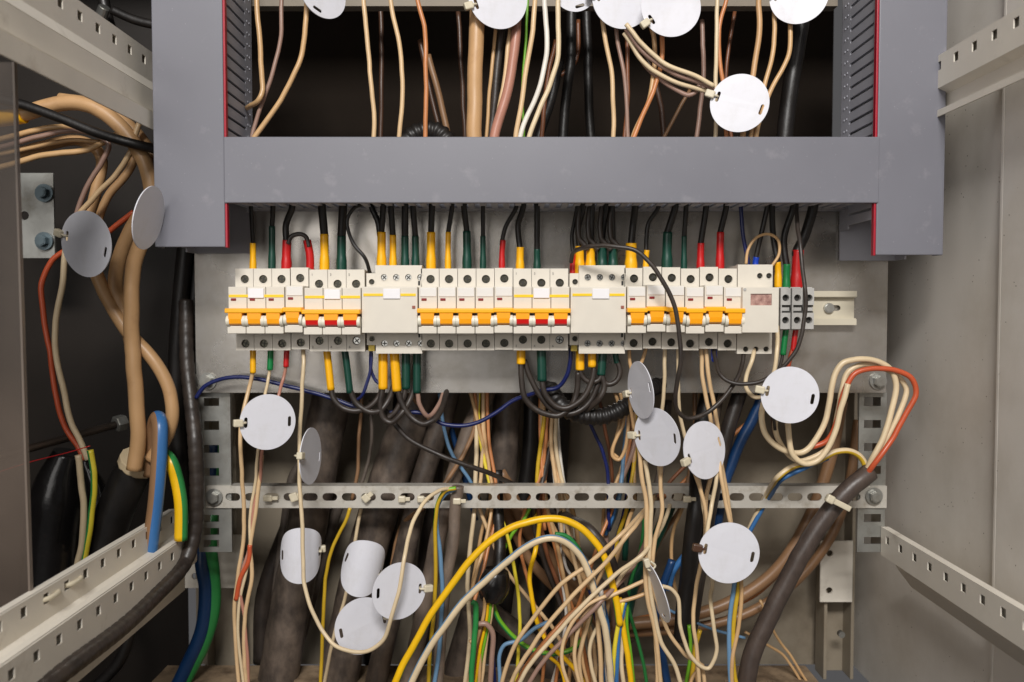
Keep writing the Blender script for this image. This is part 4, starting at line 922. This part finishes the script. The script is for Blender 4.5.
# wires hanging at centre behind the rail
CB = [('oldyellow',4.5,930,[(545,412),(541,440),(537,480),(535,520)],'yellow wire hanging left in the bundle under the black loops'),
 ('orange',4,932,[(548,412),(545,445),(541,490),(545,530)],'orange wire hanging in the bundle under the black loops'),
 ('cream',4.5,928,[(552,412),(551,445),(554,470),(560,500),(562,540)],'cream wire hanging in the bundle under the black loops'),
 ('cream3',4.5,926,[(556,410),(556,440),(560,470),(567,500),(572,545)],'pale wire hanging rightmost in the bundle under the black loops'),
 ('cream2',4,934,[(468,385),(475,410),(482,440),(488,470),(489,500),(480,540),(470,600)],'cream wire crossing the dark gap left of centre'),
 ('orange',4,936,[(474,385),(478,420),(484,450),(491,480),(492,520),(484,560)],'orange wire crossing the dark gap left of centre'),
 ('lblue',4,942,[(438,382),(444,425),(452,455),(470,480),(480,500)],'faint blue wire behind the slimmer grey cable'),
 ('tan2',4,940,[(402,382),(415,400),(430,420)],'short tan wire behind the dusty loops'),
 ('cream2',4,900,[(620,392),(624,410),(623,425),(614,445),(613,456),(620,460),(626,448),(628,425),(627,400)],'narrow cream hairpin loop hanging left of the narrow leaning tag'),
 ('cream2',4,905,[(615,392),(620,415),(616,440),(612,452),(618,458)],'second strand of the cream hairpin loop'),
 ('brown',4,960,[(598,395),(606,430),(612,470),(614,520)],'brown wire behind the cream hairpin loop'),
 ('navy',5,950,[(634,450),(630,480),(622,520),(612,560)],'dark blue wire in the shade below the hairpin loop'),
 ('dgreen',7,955,[(634,420),(630,460),(628,500),(625,560)],'dark green cable in the shade left of the cream bundle'),
 ('tan2',4,960,[(362,390),(360,430),(358,470),(352,500)],'thin tan wire between the two thickest cables'),
 ('dgrey',4,955,[(369,400),(372,440),(366,470),(355,500)],'thin dusky wire curving between the two thickest cables'),
 ('dgreen',12,930,[(672,500),(655,540),(635,580),(620,640)],'dark green cable slanting below the rail right of centre'),
 ('lblue',5,928,[(618,475),(616,500),(613,515),(609,530)],'short pale blue wire dropping from the rail'),
 ('cream2',4,965,[(640,560),(622,580),(605,600)],'cream wire tip slanting behind the fan')]
for c,d,D,p,lab in CB: W(c,d,D,p,lab)
# thin coloured wires lower left
W('oldyellow', 4, 895, [(350,508),(345,522),(332,548),(326,575),(325,600),(322,640),(320,700)], 'thin yellow wire beside the first bent tag')
W('cream3', 4, 925, [(361,508),(355,540),(345,600),(332,640),(322,700)], 'thin pale wire between the two thickest cables at the bottom')
W('lblue', 5, 880, [(455,489),(445,494),(438,505),(437,525),(441,560),(442,600),(440,640),(432,700)], 'light blue wire dropping beside the green one from the rail')
W(['oldyellow', 'lgreen'], 4.5, 876, [(456,488),(444,492),(436,508),(436,550),(434,600),(430,650),(428,700)], 'yellow-green wire dropping from the rail left of centre', stripe=0.5, twist=0.05)

# ---- lower centre arcs
W(['yellow', 'lgreen'], 7.3, 845, [(388,700),(402,668),(425,625),(455,580),(485,545),(515,526),(545,519),(572,523),(592,538),(606,562),(615,595),(620,625)], 'thick yellow wire arching highest at the bottom centre', stripe=0.2, phase=0.95, n=14)
W(['cream3', 'lblue'], 7.2, 838, [(404,700),(420,665),(445,625),(475,590),(505,563),(530,545),(550,538),(568,543),(583,560),(596,595),(606,635),(613,700)], 'beige and blue wire arching just under the yellow arch', stripe=0.06, phase=4.75, n=18)
W(['lgreen', 'green'], 5.5, 900, [(492,602),(498,618),(512,635),(530,648),(550,654),(570,650),(583,638),(590,615),(592,590)], 'green wire swinging in a wide ring at the bottom centre', stripe=0.5)
W('green', 5, 905, [(555,534),(568,538),(578,548),(584,560)], 'short green wire end behind the top of the arches')
W('lgreen', 4, 925, [(505,548),(512,535),(524,520),(530,508)], 'short bright green wire end left of the arches under the rail')
W('green', 6.5, 868, [(472,602),(476,606),(476,622),(474,645),(470,700)], 'bright green wire hooking down from the black junction boot')
W('yellow', 5.2, 890, [(540,520,935),(536,548),(530,575),(532,600),(538,625),(550,645),(566,660),(580,676),(590,700)], 'yellow wire sagging inside the arches to the bottom edge')
W('yellow', 4, 892, [(548,656),(560,668),(567,690)], 'thin yellow wire end at the bottom centre')
W('lblue', 4.5, 880, [(548,622),(535,628),(520,640),(505,645),(499,660),(500,700)], 'pale blue wire curling at the bottom centre')
W('mauve', 6, 872, [(478,624),(487,624),(493,634),(492,660),(490,700)], 'grey-beige wire hooking over beside the green one')
W('cream3', 5, 915, [(474,478),(473,520),(470,548),(468,575),(468,600),(470,640),(463,700)], 'pale wire slipping down behind the beige arch')
W('cream2', 4, 874, [(496,470,925),(492,510,920),(486,540,900),(476,570,885),(470,600)], 'cream wire slanting behind the yellow arch')
W('orange', 4, 876, [(500,470,930),(497,512,922),(489,545,905),(482,575,890),(473,605)], 'orange wire slanting behind the yellow arch')
jb = W('rubber', 28, 890, [(497,570),(494,585),(491,600)], 'glossy black junction boot where wires fan out at the centre', name='cable_boot', cat='boot', n=14, rad=lambda r: (lambda i, k: r * (0.7 + 0.45 * math.sin(2.6 * i / k + 0.35))))
W('black', 12, 893, [(497,470,935),(498,510,925),(500,545,905),(498,575)], 'short black cable entering the junction boot', name='black_cable', cat='cable')
for i, (c, x0, x1, lab) in enumerate([('cream2', 485, 466, 'cream strand leftmost below the junction boot'), ('brown', 486, 470, 'brown strand below the junction boot'), ('yellow', 489, 472, 'yellow strand below the junction boot'), ('lgreen', 491, 475, 'green strand below the junction boot'), ('cream', 493, 479, 'cream strand rightmost below the junction boot'), ('navy', 491, 495, 'dark blue strand dropping straight below the junction boot')]):
    W(c, 4, 880 + 2 * i, [(x0, 596), (x0 - 2, 618), ((x0 + x1) / 2, 645), (x1, 700)], lab)
# cream diagonals
for i, (c, p, lab) in enumerate([
  ('cream', [(505,700),(520,665),(545,628),(575,593),(605,562),(632,530),(650,505,890),(655,490,920)], 'uppermost of the cream wires running diagonally up right'),
  ('cream3', [(511,700),(530,665),(555,635),(585,603),(615,574),(645,552),(665,520,880),(672,495,920)], 'second of the cream wires running diagonally up right'),
  ('mauve', [(518,700),(545,660),(575,628),(605,598),(636,562,880),(648,530,920),(650,490,930)], 'greyish wire below the cream diagonals'),
  ('cream', [(497,700,856),(515,645,852),(560,585),(590,562),(622,534),(640,515,870),(656,498,915)], 'cream wire slanting up right just under the rail'),
  ('orange', [(508,700),(525,668),(552,633),(580,606,860),(610,590,875)], 'short orange wire hidden among the cream diagonals')]):
    W(c, 4.8, 826 + 5 * i, p, lab)
W('cream', 4.5, 842, [(585,700),(575,665),(578,630),(590,608),(612,595),(632,586),(650,578)], 'cream wire curving up right out of the lower fan')
W('cream2', 4.5, 846, [(618,602),(640,596),(655,590)], 'short cream wire reaching the narrow low tag')
W('cream3', 4.5, 848, [(612,590),(625,572),(638,560),(650,554)], 'short cream wire slanting up beside the dark fan cable')
# vertical fan
FAN = [('cream2',5,920,[(578,480),(580,560),(583,600),(590,640),(592,700)]),('cream',5.5,858,[(592,570),(597,610),(600,650),(602,700)]),('cream3',5,852,[(625,600),(623,625),(622,660),(626,700)]),
 ('yellow',6.5,850,[(619,598),(622,620),(628,655),(632,700)]),('blue',5.5,848,[(625,602),(620,625),(617,660),(616,700)]),('lyellow',5,846,[(623,602),(618,625),(614,655),(611,700)]),
 ('lgreen',4,856,[(627,602),(628,630),(632,665),(635,700)]),('white',5,868,[(601,590),(604,620),(607,660),(609,700)]),('orange',4.5,930,[(546,480),(558,560),(570,600),(582,640),(592,700)]),
 ('brown',5,925,[(535,480),(545,545),(560,590),(575,640),(580,700)]),('navy',5,866,[(590,590),(597,620),(606,650),(612,700)]),('cream',5,864,[(590,615),(583,640),(580,665),(586,700)]),
 ('cream3',4.5,866,[(600,622),(590,645),(592,670),(600,700)]),('softblack',6,925,[(530,480),(535,530),(548,570),(562,610),(570,660)]),('cream2',7,935,[(540,500),(560,540),(580,570),(602,610),(610,660)]),
 ('oldyellow',4.5,925,[(626,480),(623,505),(617,540),(615,560)]),('cream2',4,925,[(598,480),(600,505),(603,530),(608,560)]),('white',3.5,925,[(559,480),(560,510),(562,540),(566,565),(575,580)]),('blue',4,925,[(614,480),(613,505),(610,520),(606,535)])]
FL = ['dim cream wire left in the lower fan','cream wire left of centre in the lower fan','pale wire fanning from the dark cable, centre','yellow wire fanning right from the dark cable','blue wire fanning from the dark cable','bright yellow wire fanning left of the blue one','green wire fanning rightmost from the dark cable','white wire in the lower fan left of the bright yellow','orange wire slanting under the arches','brown wire slanting under the arches','dark blue wire crossing the lower fan','bulging cream wire at the foot of the fan','inner bulging cream wire at the foot of the fan','black wire slanting under the arches','broad cream wire dim behind the yellow arch','yellow wire end dropping from the rail right of centre','cream wire end dropping from the rail right of centre','thin white wire hanging inside the yellow arch','blue wire end dropping from the rail right of centre']
for (c,d,D,p),lab in zip(FAN, FL): W(c,d,D,p,lab)


# ---- deeper tangle
TG = [('cream2',4.5,905,[(548,480),(556,540),(568,600),(572,650),(566,700)],'cream wire hanging deep under the beige arch, left'),
 ('cream',4.5,900,[(566,480),(572,550),(586,610),(596,660),(594,700)],'cream wire hanging deep under the beige arch, right'),
 ('mauve',6,915,[(604,480),(606,540),(612,600),(616,650),(622,700)],'greyish wire dropping behind the dark fan cable'),
 ('cream2',4.5,896,[(634,480),(626,530),(612,580),(606,640),(612,700)],'cream wire crossing from the rail into the fan, behind the pale one'),
 ('blue',4,884,[(603,600),(608,630),(606,665),(600,700)],'blue wire at the left foot of the fan'),
 ('cream',4.2,832,[(575,700),(562,660),(568,630),(586,606),(606,596)],'outermost bulging cream wire left of the fan foot'),
 ('orange',4,912,[(520,480),(520,540),(530,590),(545,640),(540,700)],'dim orange wire in the shade inside the arches'),
 ('cream2',4,915,[(680,480),(672,540),(676,590),(690,640),(700,700)],'dim cream wire between bundle and black cables'),
 ('green',4,925,[(645,500),(640,550),(628,600),(640,650),(650,700)],'dim green wire behind the bundle of the narrow low tag'),
 ('tan2',5,960,[(415,480),(400,530),(388,600),(372,700)],'tan wire lying between the medium and second dark cable'),
 ('dblue',6,980,[(448,395),(452,430),(462,470),(476,520)],'dark blue wire in the shade left of centre'),
 ('dgrey',8,985,[(668,400),(664,450),(654,500),(640,560)],'dusky cable in the shade behind the centre right tag'),
 ('cream',4.2,900,[(478,480),(500,560),(530,600),(560,640),(585,700)],'cream wire running down right through the centre of the tangle'),
 ('cream2',4,870,[(640,520),(610,560),(590,600),(582,650),(592,700)],'cream wire curling down left beside the dark fan cable'),
 ('orange',4,905,[(610,480),(600,540),(580,600),(560,660),(552,700)],'orange wire slanting down left under the cream diagonals'),
 ('white',4,912,[(570,480),(560,560),(566,620),(548,700)],'thin white wire sagging through the green ring'),
 ('cream2',4,884,[(470,640),(480,655),(478,700)],'cream strand bulging at the lower edge left of centre'),
 ('lyellow',4,908,[(500,480),(508,540),(520,610),(515,700)],'thin yellow wire crossing behind the pale blue curl'),
 ('tan2',5,945,[(680,480),(660,540),(640,590),(600,640),(570,700)],'dim tan wire slanting left behind the whole fan')]
for x0, x1, d, c, lab in ((560,540,26,'black','wide black cable added to fill in the shade left of the fan'),(405,372,20,'black','black cable added to fill in the shade between the thick dirty ones'),(325,262,18,'softblack','dusky cable added to fill in the shade left of the thickest cable'),(440,420,18,'softblack','dusky cable added to fill in the shade behind the slimmer grey one')):  # dark cables added as the black gaps in front of the back wall
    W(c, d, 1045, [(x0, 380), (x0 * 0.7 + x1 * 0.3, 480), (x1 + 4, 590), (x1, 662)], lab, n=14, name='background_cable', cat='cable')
for c,d,D,p,lab in TG: W(c,d,D,p,lab)

# ---- left bay
W(['tan'], 15, 850, [(-30,118),(0,118,852),(25,114),(60,104),(92,106),(118,124),(138,150),(150,180),(152,205),(144,235),(134,265),(131,300),(133,350),(136,400),(138,440),(134,470)], 'thick tan cable arching from the yellow sleeve down to the grey sheath', n=16, name='thick_cable', cat='cable', sleeves=[('syellow', 16.5, [(-12,119,851),(5,118,851),(24,115,850)])])
W('tan', 14, 868, [(60,100),(100,106),(128,125),(147,150),(154,180),(146,205),(132,230),(118,262),(116,290),(126,320),(132,345)], 'second thick tan cable partly behind the edge-on tag', n=16, name='thick_cable', cat='cable')
W('tan', 13, 862, [(95,270),(105,295),(118,318),(135,340),(155,362),(168,388),(172,415),(166,438),(150,460)], 'thick tan cable crossing behind to the right and curving back', n=16, name='thick_cable', cat='cable')
W('tan', 11, 885, [(-10,160),(30,150),(70,141),(92,146),(102,162),(96,190),(88,220)], 'tan cable bending down behind the wires to the far left tag', n=14, name='thick_cable', cat='cable')
W('mauve', 5.5, 855, [(-10,150),(30,139),(65,131),(90,133),(108,143),(102,160),(85,190),(72,228)], 'greyish wire bending down to the far left tag')
W('cream', 6, 850, [(150,100,860),(136,130),(130,152),(115,176),(95,196),(78,216),(70,232)], 'cream wire slanting down left to the far left tag')
W('cream2', 6, 858, [(-10,142),(30,132),(60,127),(95,131),(125,142),(165,160,862)], 'cream wire crossing level below the black cable at upper left')
W('cream2', 5, 872, [(-10,156),(40,146),(75,140),(100,142)], 'lower level cream wire in the upper left bundle')
W('cream2', 6.5, 862, [(-10,170),(40,156),(85,150),(112,138),(128,128)], 'cream wire lowest of the level bundle at upper left')
W('tan', 8, 874, [(138,150),(128,172),(108,196),(98,225),(96,262),(100,285)], 'tan cable hanging behind the cream wire to the far left tag')
W('black', 10, 835, [(-20,95),(20,104),(60,118),(95,132),(130,143),(170,152,850)], 'black cable crossing the tan arch at upper left', name='black_cable', cat='cable')
W('orangered', 6, 870, [(134,212),(118,224),(100,236),(70,248),(52,260),(42,285),(44,315),(50,350),(55,390),(64,425),(78,448),(84,460)], 'orange-red wire running down the far left panel')
W('cream3', 6.5, 866, [(66,235),(64,258),(62,285),(56,320),(55,350),(62,385),(70,420),(82,445),(88,460)], 'pale wire running down beside the orange-red one at far left')
W('cream3', 7, 850, [(78,455),(81,480),(84,510),(81,545),(76,575)], 'pale wire end emerging from the black boot at left')
W(['lyellow', 'green'], 7, 852, [(90,450),(94,475),(92,505),(88,540),(82,570)], 'yellow-green wire emerging from the black boot at left', stripe=0.5)
W('rubber', 44, 900, [(68,452),(60,480),(52,530),(46,600)], 'glossy black cable boot left of the yellow-green wire', name='cable_boot', cat='boot', n=18, rad=lambda r: (lambda i, k: r * (0.62 + 0.55 * min(1, 2.2 * i / k))))
W('rubber', 24, 892, [(84,458),(100,500),(104,560)], 'smaller black boot right of the yellow-green wire', name='cable_boot', cat='boot', n=18, rad=lambda r: (lambda i, k: r * (0.3 + 0.7 * min(1, 2.0 * i / k))))
W('black', 36, 880, [(138,463),(124,490),(112,520),(100,560)], 'black sheathed cable end with cream rim at left', name='sheathed_cable', cat='cable', n=20, sleeves=[('cream3', 38.5, [(140,459,877),(137,466,880)])])
W(['tan2', 'blue'], 15, 838, [(150,475,872),(152,445,866),(155,424,856),(158,418,846),(160,428,838),(159,460,834),(156,500,834),(151,540,836),(147,580,840)], 'blue-sided cable bent in a hairpin above the left rail', stripe=0.42, phase=1.5, n=20, name='blue_cable', cat='cable')
W(['yellow', 'green'], 13, 850, [(160,452,870),(170,460),(177,480),(181,505),(181,540)], 'yellow and green cable curving onto the left rail', stripe=0.3, phase=3.35, n=20, name='earth_cable', cat='cable')
o = W('softblack', 16, 870, [(186,300,905),(187,360,895),(191,400,885),(195,440),(197,490),(194,535),(183,566,855),(152,599,785),(121,628,722),(67,669,632),(15,708,575)], 'ribbed grey conduit curving down in front of the left bracket', name='corrugated_hose', cat='hose', n=16, per=10, step=0.0026, rad=lambda r: (lambda i, k: r * (1.0 if i % 5 else 0.92)))
W('dblue', 14, 960, [(212,440,990),(208,500,980),(202,560),(206,590),(202,630),(185,670),(170,700)], 'dark blue cable low behind the ribbed conduit', n=14, name='blue_cable', cat='cable')
W('green', 14, 965, [(216,440,995),(213,500,985),(210,545),(213,575),(213,610),(203,645),(185,680),(175,705)], 'green cable low behind the ribbed conduit', n=14, name='green_cable', cat='cable')
for i, (x, d) in enumerate(((178, 15), (192, 13))):
    W('black', d, 935 + 15 * i, [(x + 8, 235), (x + 2, 300), (x - 2, 360), (x, 440), (x + 6, 520)], ['black cable standing left of the plate edge', 'black cable standing right at the plate edge'][i], name='black_cable', cat='cable', n=12)
W('black', 12, 940, [(105,560),(130,610),(120,660),(80,700)], 'black cable in the dark under the left rail', name='black_cable', cat='cable')
W('black', 12, 780, [(95,-10),(100,20),(112,48)], 'black hose in the dark corner above the upper left rail', name='black_cable', cat='cable') if False else None
W('black', 11, 900, [(100,-20),(108,20),(122,60)], 'black cable in the gap above the upper left rail', name='black_cable', cat='cable')
W('black', 9, 880, [(112,10),(135,20),(160,26)], 'black cable leaving sideways above the upper left rail', name='black_cable', cat='cable')
bm = bmesh.new(); add_cyl(bm, P(103, 12, 880), (0.5, -0.4, 0.7), 0.006, 0.012, 16, bevel=0.001); tag(link('fitting', bm, M['steel']), 'small bright metal fitting above the upper left rail', 'fitting')
# galvanised bracket with bolts behind the clear panel
t = thing('bolted_bracket', 'galvanised bracket with two blue-grey bolts behind the clear panel', 'bracket')
a = P(20, 258, 960); b = P(53, 173, 960)
bm = bmesh.new(); add_plate(bm, rect(a.x, b.x, a.z, b.z), [circle(a.x + 0.006, (a.z + b.z) / 2, 0.005, 12)], 0.960, 0.003); link('bracket_plate', bm, M['zincdark'], t, loc=(0, 0, 0))
for y in (193, 241):
    bm = bmesh.new(); c = P(44, y, 957); add_cyl(bm, c, (0, 1, 0), 0.010, 0.002, 20); add_cyl(bm, c + Vector((0, -0.005, 0)), (0, 1, 0), 0.0065, 0.008, 6, bevel=0.001)
    link('bolt', bm, mat('bolt_blue', srgb(104, 118, 124), 0.35, 0.7, 0.1, 50), t, loc=(0, 0, 0))
# threaded rod with nut
t = thing('tie_rod', 'dark metal rod ending in a nut behind the thick tan cables', 'rod')
bm = bmesh.new(); add_tube(bm, [P(-20, 462, 820).lerp(P(118, 424, 940), i / 8) for i in range(9)], 0.0042, 14); link('rod', bm, mat('rod_steel', srgb(92, 82, 74), 0.35, 0.7, 0.1), t, loc=(0, 0, 0))
bm = bmesh.new(); d = (P(118, 424, 940) - P(-20, 462, 820)).normalized(); add_cyl(bm, P(120, 423, 942), d, 0.009, 0.012, 6, bevel=0.001); link('nut', bm, M['zincdark'], t, loc=(0, 0, 0))
W('sred', 1.2, 800, [(-10,475),(30,462),(66,453),(90,446)], 'thin red line of cord under the metal rod', name='cord', cat='cord', n=6)
# clear panel at far left
t = thing('clear_panel', 'dusty smoky see-through panel standing at the far left edge', 'panel')
a = P(-60, 612, 640); b = P(25, 62, 640)
tr = P(12, 62, 640); br = P(29, 612, 640)
bm = bmesh.new(); add_plate(bm, [(a.x - 0.05, br.z), (br.x, br.z), (tr.x, tr.z), (a.x - 0.05, tr.z)], [], 0.640, 0.003); link('sheet', bm, M['clear'], t, loc=(0, 0, 0))
bm = bmesh.new(); add_plate(bm, [(br.x + 0.0002, br.z), (br.x + 0.0018, br.z), (tr.x + 0.0018, tr.z), (tr.x + 0.0002, tr.z)], [], 0.6395, 0.004); link('sheet_edge', bm, M['edge'], t, loc=(0, 0, 0))
# white tie loops in the lower left rail
for i, y in enumerate((0.655, 0.690)):
    bm = bmesh.new(); add_tube(bm, spline([(-0.357, y - 0.013, -0.2215), (-0.3535, y - 0.006, -0.2215), (-0.3532, y + 0.006, -0.2215), (-0.357, y + 0.013, -0.2215)], 5), 0.002, 8)
    tag(link('tie_loop', bm, M['tie']), ['nearer white tie loop threaded through the left rail', 'farther white tie loop threaded through the left rail'][i], 'cable tie', 'tie loops in the left rail')

# ================================================================== check
seen = {}
for o in bpy.data.objects:
    if o.parent is None and o.get('label'): seen.setdefault(o['label'], []).append(o.name)
for k_, v in seen.items():
    if len(v) > 1: print('DUP LABEL', k_, v)
    n = len(k_.split())
    if n < 4 or n > 16: print('LABEL LEN', n, k_)
